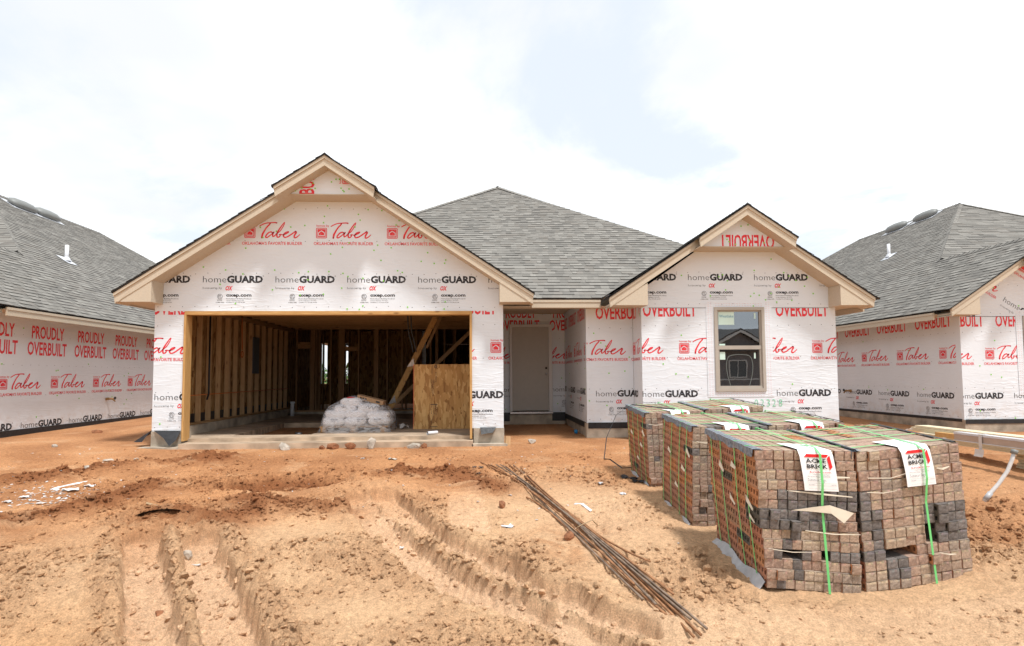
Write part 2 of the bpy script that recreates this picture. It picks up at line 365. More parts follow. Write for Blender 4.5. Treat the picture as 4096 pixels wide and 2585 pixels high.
# ------------------------------------------------------------------ mesh builder
class MB:
    def __init__(s):
        s.v = []; s.f = []; s.m = []; s.c = []; s.n = 0
        s.tv = []; s.tm = []; s.tc = []          # bulk triangles as arrays (n,3,3)

    def add(s, verts, faces, mat=0, col=(1, 1, 1)):
        s.v.extend([tuple(p) for p in verts])
        for f in faces:
            s.f.append([i + s.n for i in f]); s.m.append(mat); s.c.append(col)
        s.n += len(verts)

    def tris(s, arr, mat=0, col=(1, 1, 1)):
        if len(arr):
            s.tv.append(np.asarray(arr, float)); s.tm.append(np.full(len(arr), mat)); s.tc.append(np.tile(np.array(col, float), (len(arr), 1)))

    def poly(s, pts, mat=0, col=(1, 1, 1)):
        s.add(pts, [list(range(len(pts)))], mat, col)

    def box(s, x0, x1, y0, y1, z0, z1, mat=0, col=(1, 1, 1), T=None):
        vs = [(x, y, z) for z in (z0, z1) for y in (y0, y1) for x in (x0, x1)]
        if T is not None:
            vs = [tuple(T @ Vector(p)) for p in vs]
        s.add(vs, [(0, 2, 3, 1), (4, 5, 7, 6), (0, 1, 5, 4), (2, 6, 7, 3), (0, 4, 6, 2), (1, 3, 7, 5)], mat, col)

    def prism(s, pts, vec, mat=0, mat_back=None, mat_side=None, col=(1, 1, 1)):
        n = len(pts); a = [Vector(p) for p in pts]; v = Vector(vec)
        b = [p + v for p in a]
        s.add(a + b, [list(range(n))], mat, col)
        k = s.n - 2 * n
        s.f.append([k + n + i for i in reversed(range(n))]); s.m.append(mat if mat_back is None else mat_back); s.c.append(col)
        for i in range(n):
            j = (i + 1) % n
            s.f.append([k + i, k + n + i, k + n + j, k + j]); s.m.append(mat if mat_side is None else mat_side); s.c.append(col)

    def tube(s, path, r, n=8, mat=0, col=(1, 1, 1), cap=True):
        path = [Vector(p) for p in path]
        rs = r if isinstance(r, (list, tuple)) else [r] * len(path)
        rings = []
        up = Vector((0, 0, 1))
        for i, p in enumerate(path):
            d = (path[min(i + 1, len(path) - 1)] - path[max(i - 1, 0)]).normalized()
            ref = up if abs(d.z) < .95 else Vector((1, 0, 0))
            a = d.cross(ref).normalized(); b = a.cross(d)
            rings.append([p + (a * math.cos(t) + b * math.sin(t)) * rs[i] for t in [2 * math.pi * k / n for k in range(n)]])
        vs = [q for rg in rings for q in rg]
        fs = []
        for i in range(len(path) - 1):
            for k in range(n):
                k2 = (k + 1) % n
                fs.append((i * n + k, i * n + k2, (i + 1) * n + k2, (i + 1) * n + k))
        if cap:
            fs.append(tuple(reversed(range(n)))); fs.append(tuple(range((len(path) - 1) * n, len(path) * n)))
        s.add(vs, fs, mat, col)

    def ribbon(s, path, width, wdir, mat=0, th=.0015):
        """flat strap of real thickness along a path; wdir is the direction of its width"""
        w = Vector(wdir).normalized() * width / 2
        path = [Vector(p) for p in path]
        vs = []
        for i, p in enumerate(path):
            d = (path[min(i + 1, len(path) - 1)] - path[max(i - 1, 0)]).normalized()
            n = d.cross(w).normalized() * th
            vs += [p - w, p + w, p + w + n, p - w + n]
        fs = []
        for i in range(len(path) - 1):
            a, b = 4 * i, 4 * i + 4
            for k in range(4):
                k2 = (k + 1) % 4
                fs.append((a + k, a + k2, b + k2, b + k))
        fs.append((3, 2, 1, 0)); e = 4 * (len(path) - 1); fs.append((e, e + 1, e + 2, e + 3))
        s.add(vs, fs, mat)

    def build(s, name, mats, parent=None, smooth=False, origin=None):
        mats = mats if isinstance(mats, (list, tuple)) else [mats]
        me = bpy.data.meshes.new(name)
        V = np.array(s.v, float).reshape(-1, 3)
        lens = [len(f) for f in s.f]
        loops = np.array([i for f in s.f for i in f], int)
        mi = np.array(s.m, int); cc = np.array(s.c, float).reshape(-1, 3)
        if s.tv:
            T = np.concatenate(s.tv); k = len(V)
            V = np.concatenate([V, T.reshape(-1, 3)])
            loops = np.concatenate([loops, np.arange(k, k + 3 * len(T))]); lens += [3] * len(T)
            mi = np.concatenate([mi, np.concatenate(s.tm)]); cc = np.concatenate([cc, np.concatenate(s.tc)])
        org = Vector((0, 0, 0))
        if parent is not None:
            p = parent
            while p is not None:
                org = org + p.location; p = p.parent
        elif origin is not None:
            org = Vector(origin)
        V = V - np.array(org)
        me.vertices.add(len(V)); me.vertices.foreach_set('co', V.astype(np.float32).ravel())
        me.loops.add(len(loops)); me.loops.foreach_set('vertex_index', loops.astype(np.int32))
        lens = np.array(lens, int); starts = np.concatenate([[0], np.cumsum(lens)[:-1]])
        me.polygons.add(len(lens)); me.polygons.foreach_set('loop_start', starts.astype(np.int32))
        me.polygons.foreach_set('material_index', mi.astype(np.int32))
        for mt in mats:
            me.materials.append(M[mt] if isinstance(mt, str) else mt)
        ca = me.color_attributes.new('Col', 'FLOAT_COLOR', 'CORNER')
        c4 = np.ones((len(loops), 4), np.float32); c4[:, :3] = np.repeat(cc, lens, axis=0)
        ca.data.foreach_set('color', c4.ravel())
        me.update(calc_edges=True); me.validate()
        me.polygons.foreach_set('use_smooth', [bool(smooth)] * len(me.polygons))
        o = bpy.data.objects.new(name, me); COL.objects.link(o)
        if parent is not None:
            o.parent = parent
        elif origin is not None:
            o.location = org
        return o


def tag(o, label=None, cat=None, group=None, kind=None):
    for k, v in (('label', label), ('category', cat), ('group', group), ('kind', kind)):
        if v:
            o[k] = v
    return o


def thing(name, label, cat, loc, group=None):
    o = bpy.data.objects.new(name, None); COL.objects.link(o); o.location = loc
    o.empty_display_size = .2
    return tag(o, label, cat, group)


# ------------------------------------------------------------------ noise and ground
_perm = nrs.permutation(4096); _g = nrs.uniform(-1, 1, (4096, 2)); _rv = nrs.uniform(0, 1, 4096)


def gnoise(x, y):
    xi = np.floor(x).astype(int); yi = np.floor(y).astype(int); xf = x - xi; yf = y - yi
    u = xf * xf * xf * (xf * (xf * 6 - 15) + 10); w = yf * yf * yf * (yf * (yf * 6 - 15) + 10)

    def g(a, b, dx, dy):
        k = _perm[(_perm[a & 4095] + b) & 4095]
        return _g[k, 0] * dx + _g[k, 1] * dy
    n0 = g(xi, yi, xf, yf) * (1 - u) + g(xi + 1, yi, xf - 1, yf) * u
    n1 = g(xi, yi + 1, xf, yf - 1) * (1 - u) + g(xi + 1, yi + 1, xf - 1, yf - 1) * u
    return (n0 * (1 - w) + n1 * w) * 1.3


def fbm(x, y, o=4, p=.5, billow=False):
    t = 0; a = 1; s = 0
    for i in range(o):
        n = gnoise(x * 2 ** i + 17.3 * i, y * 2 ** i - 9.1 * i)
        t = t + a * (np.abs(n) * 2 - .5 if billow else n); s += a; a *= p
    return t / s


def worley(x, y, seed=0):
    """distance to the nearest of one jittered point per cell, and that point's own random number"""
    xi = np.floor(x).astype(int); yi = np.floor(y).astype(int); best = np.full(x.shape, 9.0); rid = np.zeros(x.shape)
    for a in (-1, 0, 1):
        for b in (-1, 0, 1):
            k = _perm[(_perm[(xi + a + seed * 31) & 4095] + yi + b) & 4095]
            d = np.hypot(xi + a + .5 + .42 * _g[k, 0] - x, yi + b + .5 + .42 * _g[k, 1] - y)
            m = d < best; best = np.where(m, d, best); rid = np.where(m, _rv[k], rid)
    return best, rid


def sst(x):
    x = np.clip(x, 0, 1); return x * x * (3 - 2 * x)


def pdist(X, Y, P):
    """distance to a polyline, and side (+ right of travel), and position along it"""
    best = np.full(X.shape, 1e9); side = np.zeros(X.shape); al = np.zeros(X.shape); acc = 0
    for (x0, y0), (x1, y1) in zip(P[:-1], P[1:]):
        dx, dy = x1 - x0, y1 - y0; L = math.hypot(dx, dy)
        t = np.clip(((X - x0) * dx + (Y - y0) * dy) / (L * L), 0, 1)
        qx, qy = X - x0 - t * dx, Y - y0 - t * dy
        d = np.hypot(qx, qy); m = d < best
        best = np.where(m, d, best); side = np.where(m, np.sign(qx * dy - qy * dx), side); al = np.where(m, acc + t * L, al)
        acc += L
    return best, side, al


def px(*pts):
    return [G(*p) for p in pts]


def ext(P, d):
    (x0, y0), (x1, y1) = P[-2], P[-1]; L = math.hypot(x1 - x0, y1 - y0)
    return P + [(x1 + (x1 - x0) / L * d, y1 + (y1 - y0) / L * d)]


RUT_A = ext(px((560, 2150), (575, 2300), (622, 2585)), 3)
RUT_B = ext(px((795, 2165), (850, 2330), (943, 2585)), 3)
RIDGE1 = px((1466, 1985), (1560, 2070), (1640, 2150), (1739, 2210), (1860, 2275), (2000, 2350), (2176, 2415), (2316, 2474))
RIDGE2 = px((1600, 2003), (1722, 2078), (1861, 2148), (2000, 2212), (2112, 2259), (2269, 2334), (2420, 2398))
RUT_C = px((1535, 1985), (1600, 2040), (1690, 2120), (1800, 2180), (1930, 2245), (2060, 2310), (2220, 2380), (2420, 2455), (2560, 2510))
RUT_D = px((1432, 1995), (1500, 2080), (1590, 2190), (1700, 2265), (1850, 2350), (2040, 2425), (2230, 2500), (2420, 2585))
TREAD1 = px((1850, 1925), (1865, 2010), (1880, 2110))
BANDS = [px((-60, 2118), (230, 2065), (480, 1995), (640, 1950)), px((-60, 1935), (200, 1925), (420, 1880), (620, 1860), (900, 1835)),
         px((1000, 2010), (1150, 2035), (1340, 2040)), px((1560, 1900), (1800, 1895), (2000, 1960)), px((640, 2070), (900, 2090), (1000, 2060))]
TRENCH = px((1010, 1935), (1150, 1925), (1300, 1930))
CONC = G(130, 2530)


def base(X, Y):
    b = np.where(Y < 10, -.15 + .0465 * Y, .315 + .012 * np.minimum(Y - 10, 12))
    b = np.where(Y < -2, -.243, b)
    b = b + .11 * sst((-X - 4.5) / 3.5) * sst((Y - 7) / 3) - .03 * sst((X - 6) / 3) * sst((Y - 7) / 3)
    b = b + .10 * np.exp(-((X - 3.75) / .55) ** 2 - ((Y - 3.9) / .6) ** 2)      # sand heaped beside the nearest brick packs
    b = b + .07 * np.exp(-((X - 1.45) / .35) ** 2 - ((Y - 5.2) / 1.3) ** 2)
    b = b - .05 * np.exp(-((X - 2.25) / .5) ** 2 - ((Y - 3.4) / .25) ** 2)
    return b


def terrain(X, Y, full=False):
    X = np.asarray(X, float); Y = np.asarray(Y, float)
    z = base(X, Y)
    wx = X + .10 * gnoise(X * 2.1, Y * 2.1) + .025 * gnoise(X * 9, Y * 9 + 5); wy = Y + .10 * gnoise(X * 2.1 + 40, Y * 2.1) + .025 * gnoise(X * 9 + 9, Y * 9)
    ex = X + .03 * gnoise(X * 3, Y * 3) + .016 * gnoise(X * 14, Y * 14 + 5); ey = Y + .03 * gnoise(X * 3 + 40, Y * 3) + .016 * gnoise(X * 14 + 9, Y * 14)
    near = sst((9.4 - Y) / 2.2) * sst((6.5 - np.abs(X)) / 2)
    yard = sst((10.3 - Y) / .8)
    rough = sst(.5 + 1.9 * fbm(X * .75 + 3, Y * 1.0, 3)) * (.35 + .65 * near)
    flat = np.zeros_like(z)
    # deep twin tyre ruts: flat floors, steep walls, squeezed-up crests
    for P, w, d, bm, rg in ((RUT_A, .155, .135, .05, 1), (RUT_B, .165, .14, .06, 1), (RUT_C, .155, .105, .015, .35), (RUT_D, .165, .10, .012, .35)):
        dist, side, al = pdist(ex, ey, P)
        start = sst(al / .35)
        dist = dist + .010 * gnoise(X * 9 + 5, Y * 9) + .006 * gnoise(X * 21, Y * 21)
        dist = dist + .030 * gnoise(X * 2.6 + 3, Y * 2.6 + w * 70)
        soft = .022 + .05 * sst((gnoise(X * 3.1 + 8, Y * 3.1 + w * 31) - .15) / .3)
        k = sst((w - dist) / soft)
        dep = d * (.75 + .25 * start) * (1 + .25 * gnoise(al * 1.7, al * 0 + w * 90))
        z = z - dep * k
        z = z + bm * np.exp(-((dist - w - .06) / .055) ** 2) * (1 + .9 * gnoise(X * 6, Y * 6))
        flat = np.maximum(flat, k); rough = np.maximum(rough, rg * np.exp(-((dist - w - .1) / .12) ** 2))
        # lug prints and breaks across the floor
        z = z + .011 * k * np.sin(al * 62 + 3.5 * dist / w * 3) * sst((gnoise(al * 1.3 + 20, dist * 2) + .25) / .3)
        z = z - .018 * k * sst((gnoise(al * 3.1 + 4, side * dist * 1.2) - .25) / .06)
    for P, h, w in ((RIDGE1, .028, .05), (RIDGE2, .030, .06)):
        dist, side, al = pdist(ex, ey, P)
        z = z + h * np.exp(-(dist / w) ** 2) * (1 + .7 * gnoise(X * 7, Y * 7)); rough = np.maximum(rough, .45 * np.exp(-(dist / .10) ** 2))
    # the heap where the middle ruts begin
    hx, hy = G(1480, 1960)
    z = z + .10 * np.exp(-((wx - hx) / .55) ** 2 - ((wy - hy - .1) / .35) ** 2) * (1 - flat)
    hx, hy = G(1300, 2230)
    z = z + .07 * np.exp(-((wx - hx) / .75) ** 2 - ((wy - hy) / .45) ** 2)
    hx, hy = G(330, 2380)
    z = z + .09 * np.exp(-((wx - hx) / .55) ** 2 - ((wy - hy) / .5) ** 2)
    z = z - .16 * np.exp(-((X - CONC[0]) / .5) ** 2 - ((Y - CONC[1]) / .28) ** 2)
    smooth2 = np.exp(-((X - CONC[0]) / .42) ** 2 - ((Y - CONC[1]) / .25) ** 2)
    red = np.zeros_like(z)
    for P in BANDS:
        dist, side, al = pdist(wx, wy, P)
        k = np.exp(-(dist / .24) ** 2)
        z = z + .095 * k * (.7 + 1.1 * gnoise(X * 3.3, Y * 3.3)); rough = np.maximum(rough, k); red = np.maximum(red, k)
    dist, side, al = pdist(wx, wy, TRENCH)
    k = sst((.45 - dist) / .2); z = z - .15 * k; rough = np.maximum(rough, .4 * k); red = np.maximum(red, k)
    # tread bars
    dist, side, al = pdist(ex, ey, TREAD1)
    k = sst((.22 - dist) / .05); z = z + k * (.016 * np.sin(al * 48) - .015); flat = np.maximum(flat, .7 * k)
    k = sst((X - 3.2) / .5) * sst((Y - 4.3) / .5) * sst((8 - Y) / 1.2) * sst((6.5 - X) / 1)
    z = z + k * .026 * np.sin((Y * 26 + X * 5 + 2 * gnoise(X, Y)) * 1.0)
    k2 = sst((3.75 - Y) / .25) * sst((X - .7) / .4)
    z = z + k2 * .022 * np.sin(X * 17 + Y * 15 + 1.5 * gnoise(X * 2, Y * 2)) * (.6 + .8 * gnoise(X * 3, Y * 3)); flat = np.maximum(flat, .55 * k2)
    k3 = np.exp(-((X - 1.2) / .45) ** 2 - ((Y - 5.6) / 1.2) ** 2)
    z = z + k3 * .02 * np.sin(Y * 19 + X * 8 + 2 * gnoise(X * 2, Y * 2)); flat = np.maximum(flat, .5 * k3)
    # under and around the houses, the slab and the packs the dirt is level
    calm = np.maximum(sst((Y - 9.0) / .6), sst((X - 1.7) / .25) * sst((3.5 - X) / .3) * sst((Y - 3.6) / .2) * sst((8.2 - Y) / .3))
    rough = np.clip(rough * (1 - .9 * flat) * (1 - .75 * calm), 0, 1) * (1 - .9 * smooth2)
    z = z + (.05 * fbm(X * 1.3, Y * 1.3, 3) + .035 * fbm(X * 2.2 + 50, Y * 4.2, 4)) * (.3 + .7 * near) * (1 - .6 * calm) * (1 - .7 * flat)
    z = z + rough * (.060 * fbm(X * 5, Y * 5, 3, .55) + .034 * fbm(wx * 9, wy * 9, 4, .62, True))
    for sc_, am_, sd_ in ((8, .062, 1), (17, .034, 2), (36, .018, 3)):
        d_, r_ = worley(X * sc_ + .5 * gnoise(X * sc_ * .7, Y * sc_ * .7), Y * sc_ * 1.1 + .5 * gnoise(X * sc_ * .7 + 30, Y * sc_ * .7), sd_)
        z = z + (.12 + .95 * rough) * yard * am_ * np.maximum(0, r_ - .30) * np.sqrt(np.maximum(0, 1 - (d_ / .58) ** 2)) * (1 - .8 * flat)
    z = z + (.013 * fbm(X * 22, Y * 22, 3, .6, True) + .007 * gnoise(X * 45, Y * 45)) * (.3 + .8 * rough) * yard
    pw = .35 * gnoise(X * 9, Y * 9)
    d_, r_ = worley(X * 6.5 + pw, Y * 8 + pw, 7)
    z = z + (r_ - .5) * yard * (1 - .8 * calm) * (.024 * rough + .009) * (1 - .4 * flat)
    if not full:
        return z
    # soil kinds: red clay by the houses, pale sand in the churned yard
    sand = sst(.5 + (6.7 - Y + .42 * np.minimum(X, 1.6) + 1.9 * fbm(X * .8, Y * .8, 5)) / 2.6)
    sand = np.maximum(sand, np.exp(-((X - 1.0) / .9) ** 2 - ((Y - 6.3) / 1.1) ** 2) * .9)
    sand = sand * (1 - .85 * red) * (1 - .8 * sst((X - 3.4) / .6) * sst((Y - 4.3) / .5))
    rub = np.exp(-((X - .75) / .35) ** 2 - ((Y - 4.9) / .5) ** 2) * .8
    sand = sand * (1 - rub * sst(.5 + 2 * fbm(X * 6, Y * 6, 3)))
    damp = sst(.5 + 1.7 * fbm(X * 1.1 + 9, Y * 1.1, 4)) * .5 + .85 * red; damp = np.clip(damp, 0, 1)
    c_sand = np.array([.645, .415, .24]); c_sand2 = np.array([.47, .275, .15]); c_red = np.array([.51, .255, .118]); c_red2 = np.array([.255, .10, .04])
    mk = np.clip(.55 * damp + .55 * rough * (1 - flat) + .35 * fbm(X * 2.4 + 31, Y * 3.2, 4), 0, 1)[..., None]
    A = c_sand * (1 - mk) + c_sand2 * mk
    B = c_red * (1 - damp[..., None]) + c_red2 * damp[..., None]
    pale = sst((fbm(X * 1.7 + 70, Y * 2.6, 4) - .1) / .25) * .55
    B = B * (1 - pale[..., None]) + np.array([.56, .33, .18]) * pale[..., None]
    Cc = B * (1 - sand[..., None]) + A * sand[..., None]
    fl_ = (flat * sand)[..., None] * .5
    Cc = Cc * (1 - fl_) + np.array([.68, .455, .30]) * fl_
    st = smooth2[..., None] * .6
    Cc = Cc * (1 - st) + np.array([.52, .28, .13]) * st
    return z, Cc, rough


def axis(lo, hi, d0, outer, grow=1.35):
    a = list(np.arange(lo, hi + d0 / 2, d0)); d = d0
    r = []; x = hi
    while x < outer:
        d *= grow; x += d; r.append(x)
    d = d0; l = []; x = lo
    while x > -outer:
        d *= grow; x -= d; l.append(x)
    return np.array(l[::-1] + a + r)


def ground():
    xs = np.concatenate([axis(-4.6, 5.0, .0125, 6.0, 1.02)]); d = .03
    x = xs[-1]; r = []
    while x < 11: x += .035; r.append(x)
    st = .05
    while x < 900: st *= 1.35; x += st; r.append(x)
    l = []; x = xs[0]
    while x > -11: x -= .035; l.append(x)
    st = .05
    while x > -900: st *= 1.35; x -= st; l.append(x)
    xs = np.array(l[::-1] + list(xs) + r)
    ys = [2.6]; d = .011
    while ys[-1] < 11.2:
        d = .011 + .0022 * max(0, ys[-1] - 3.2); ys.append(ys[-1] + d)
    st = .05; y = ys[-1]
    while y < 1200: st *= 1.25; y += st; ys.append(y)
    st = .02; y = 2.6; l = []
    while y > -300: st *= 1.3; y -= st; l.append(y)
    ys = np.array(l[::-1] + ys)
    X, Y = np.meshgrid(xs, ys)
    Z, Cc, R = terrain(X, Y, True)
    nx, ny = len(xs), len(ys)
    me = bpy.data.meshes.new('ground')
    me.vertices.add(nx * ny); me.vertices.foreach_set('co', np.stack([X, Y, Z], -1).astype(np.float32).ravel())
    i = (np.arange(ny - 1)[:, None] * nx + np.arange(nx - 1)[None, :]).ravel()
    q = np.stack([i, i + 1, i + nx + 1, i + nx], -1).astype(np.int32)
    me.loops.add(q.size); me.loops.foreach_set('vertex_index', q.ravel())
    me.polygons.add(len(q)); me.polygons.foreach_set('loop_start', np.arange(0, q.size, 4, dtype=np.int32))
    me.update(calc_edges=True)
    me.polygons.foreach_set('use_smooth', np.ones(len(q), bool))
    ca = me.color_attributes.new('Col', 'FLOAT_COLOR', 'POINT')
    c4 = np.ones((nx * ny, 4), np.float32); c4[:, :3] = Cc.reshape(-1, 3); ca.data.foreach_set('color', c4.ravel())
    me.materials.append(attr_mat('soil', .95, 95, .30, .9, 110, .02, 24, .20))
    o = bpy.data.objects.new('ground', me); COL.objects.link(o)
    tag(o, 'bare red and sandy construction soil with tyre ruts', 'ground', kind='structure')


ground()


def T1(x, y):
    return float(terrain(np.array([x]), np.array([y]))[0])


def ico(sub=1):
    import bmesh
    bm = bmesh.new(); bmesh.ops.create_icosphere(bm, subdivisions=sub, radius=1)
    v = np.array([x.co for x in bm.verts]); f = np.array([[a.index for a in x.verts] for x in bm.faces]); bm.free()
    return v, f


ICO1, ICO2 = ico(1), ico(2)


def clods():
    v0, f0 = ico(1)
    shapes = []
    for k in range(7):
        d = np.ones(len(v0))
        for _ in range(9):
            n = nrs.normal(size=3); n /= np.linalg.norm(n); h = nrs.uniform(.45, .9)
            p = v0 @ n
            d = np.where(p * d > h, d * h / np.maximum(p * d, 1e-6), d)
        d += nrs.normal(0, .03, len(v0)); shapes.append(v0 * d[:, None])
    N = 190000
    X = nrs.uniform(-6, 6.5, N); Y = 3 + 7.2 * nrs.uniform(0, 1, N) ** 1.5
    z, Cc, R = terrain(X, Y, True)
    pk = (X > 1.75) & (X < 3.5) & (Y > 3.7) & (Y < 8)
    keep = (nrs.uniform(0, 1, N) < (.03 + .95 * R ** 1.9)) & ~pk & (np.abs(X) < Y * .95 + .3)
    X, Y, z, Cc, R = (q[keep][:27000] for q in (X, Y, z, Cc, R))
    bx_, by_ = [], []
    for P, cnt, sp in ((BANDS[2], 420, .2), (BANDS[0], 220, .18), (BANDS[1], 160, .2), (BANDS[3], 200, .2), (RIDGE1, 110, .05), (RIDGE2, 110, .08), (TRENCH, 130, .3), (RUT_A[:3], 110, .11), (RUT_B[:3], 130, .12), (RUT_D, 90, .15), (RUT_C, 70, .12)):
        for _ in range(cnt):
            i = nrs.randint(len(P) - 1); t = nrs.uniform()
            bx_.append(P[i][0] * (1 - t) + P[i + 1][0] * t + nrs.normal(0, sp)); by_.append(P[i][1] * (1 - t) + P[i + 1][1] * t + nrs.normal(0, sp))
    big = len(bx_); bx_, by_ = np.array(bx_), np.array(by_); zb_, cb_, rb_ = terrain(bx_, by_, True)
    X = np.concatenate([bx_, X]); Y = np.concatenate([by_, Y]); z = np.concatenate([zb_, z]); Cc = np.concatenate([cb_, Cc]); R = np.concatenate([rb_, R])
    n = len(X)
    s = .004 + .014 * nrs.uniform(0, 1, n) ** 3 + .034 * nrs.uniform(0, 1, n) ** 11 * (.4 + .8 * R)
    s[:big] = .008 + .036 * nrs.uniform(0, 1, big) ** 3
    Vs = []; Fs = []; Cs = []; k = 0
    for i in range(n):
        sh = shapes[i % 7]; a = nrs.uniform(0, 6.28); ca, sa = math.cos(a), math.sin(a)
        q = sh * s[i] * np.array([1, nrs.uniform(.7, 1.2), nrs.uniform(.5, .9)])
        q = np.stack([q[:, 0] * ca - q[:, 1] * sa, q[:, 0] * sa + q[:, 1] * ca, q[:, 2]], -1)
        Vs.append(q + np.array([X[i], Y[i], z[i] + s[i] * .25])); Fs.append(f0 + k); k += len(sh)
        Cs.append(np.tile(Cc[i] * nrs.uniform(.8, 1.12), (len(sh), 1)))
    V = np.concatenate(Vs); F = np.concatenate(Fs).astype(np.int32); Cq = np.concatenate(Cs)
    me = bpy.data.meshes.new('soil_clods')
    me.vertices.add(len(V)); me.vertices.foreach_set('co', V.astype(np.float32).ravel())
    me.loops.add(F.size); me.loops.foreach_set('vertex_index', F.ravel())
    me.polygons.add(len(F)); me.polygons.foreach_set('loop_start', np.arange(0, F.size, 3, dtype=np.int32))
    me.update(calc_edges=True)
    ca = me.color_attributes.new('Col', 'FLOAT_COLOR', 'POINT'); c4 = np.ones((len(V), 4), np.float32); c4[:, :3] = Cq
    ca.data.foreach_set('color', c4.ravel())
    me.polygons.foreach_set('use_smooth', np.zeros(len(F), bool))
    me.materials.append(bpy.data.materials['soil'])
    o = bpy.data.objects.new('soil_crumbs', me); COL.objects.link(o)
    tag(o, 'loose crumbs and clods of soil strewn over the yard', 'soil', kind='stuff')


clods()

# ------------------------------------------------------------------ lettering
_gc = {}


def glyph(s, bold=0.0, res=2):
    """triangles of a line of text: x from 0 to 1 over its width, y in cap heights above the baseline"""
    key = (s, bold, res)
    if key in _gc:
        return _gc[key]

    def raw(txt):
        cu = bpy.data.curves.new('lettering', 'FONT'); cu.body = txt; cu.size = 1; cu.offset = bold; cu.resolution_u = res; cu.fill_mode = 'FRONT'
        ob = bpy.data.objects.new('lettering', cu); COL.objects.link(ob)
        dg = bpy.context.evaluated_depsgraph_get(); dg.update()
        me = ob.evaluated_get(dg).to_mesh(); me.calc_loop_triangles()
        v = np.array([p.co[:2] for p in me.vertices]); t = np.array([l.vertices[:] for l in me.loop_triangles])
        ob.evaluated_get(dg).to_mesh_clear(); bpy.data.objects.remove(ob); bpy.data.curves.remove(cu)
        return v, t
    vH, _ = raw('H'); cap = vH[:, 1].max()
    v, t = raw(s)
    v = v.copy(); x0, x1 = v[:, 0].min(), v[:, 0].max()
    v[:, 0] = (v[:, 0] - x0) / (x1 - x0); v[:, 1] /= cap
    _gc[key] = v[t]
    return _gc[key]


def txt(s, x0, x1, y, cap, bold=0.0, res=2, shear=0.0):
    g = glyph(s, bold, res)
    o = np.empty_like(g); o[..., 1] = y + g[..., 1] * cap; o[..., 0] = x0 + g[..., 0] * (x1 - x0) + g[..., 1] * cap * shear
    return o


def stroke(pts, ws, n=8):
    """a pen stroke through pts with varying width, as triangles"""
    P = np.array(pts, float); m = len(P); Q = []; Wd = []
    for i in range(m - 1):
        p0, p1, p2, p3 = P[max(i - 1, 0)], P[i], P[i + 1], P[min(i + 2, m - 1)]
        for t in np.linspace(0, 1, n, endpoint=False):
            Q.append(.5 * (2 * p1 + (p2 - p0) * t + (2 * p0 - 5 * p1 + 4 * p2 - p3) * t * t + (3 * p1 - p0 - 3 * p2 + p3) * t ** 3))
            Wd.append(ws[i] * (1 - t) + ws[i + 1] * t)
    Q.append(P[-1]); Wd.append(ws[-1]); Q = np.array(Q); Wd = np.array(Wd)
    d = np.gradient(Q, axis=0); d /= np.linalg.norm(d, axis=1)[:, None] + 1e-9
    nrm = np.stack([-d[:, 1], d[:, 0]], -1) * Wd[:, None] / 2
    a, b = Q + nrm, Q - nrm
    T = []
    for i in range(len(Q) - 1):
        T += [[a[i], b[i], b[i + 1]], [a[i], b[i + 1], a[i + 1]]]
    for e in (0, -1):
        for k in range(8):
            t0, t1 = k * math.pi / 4, (k + 1) * math.pi / 4; r = Wd[e] / 2
            T.append([Q[e], Q[e] + r * np.array([math.cos(t0), math.sin(t0)]), Q[e] + r * np.array([math.cos(t1), math.sin(t1)])])
    return np.array(T)


def ring(cx, cy, r0, r1, n=24):
    T = []
    for k in range(n):
        a, b = 2 * math.pi * k / n, 2 * math.pi * (k + 1) / n
        p = [np.array([cx + r * math.cos(t), cy + r * math.sin(t)]) for r, t in ((r0, a), (r1, a), (r1, b), (r0, b))]
        T += [[p[0], p[1], p[2]], [p[0], p[2], p[3]]]
    return np.array(T)


def rect(x0, x1, y0, y1):
    return np.array([[[x0, y0], [x1, y0], [x1, y1]], [[x0, y0], [x1, y1], [x0, y1]]], float)


def rframe(x0, x1, y0, y1, t, r):
    """rounded square frame of line width t"""
    def loop(i):
        o = []
        for cx, cy, a0 in ((x1 - r, y1 - r, 0), (x0 + r, y1 - r, 90), (x0 + r, y0 + r, 180), (x1 - r, y0 + r, 270)):
            for k in range(5):
                a = math.radians(a0 + k * 22.5); rr = max(r - i, .001)
                o.append((cx + rr * math.cos(a), cy + rr * math.sin(a)))
        return o
    A, B = loop(0), loop(t); T = []
    for k in range(len(A)):
        j = (k + 1) % len(A)
        T += [[A[k], A[j], B[j]], [A[k], B[j], B[k]]]
    return np.array(T)


def fan(pts):
    return np.array([[pts[0], pts[i], pts[i + 1]] for i in range(1, len(pts) - 1)], float)


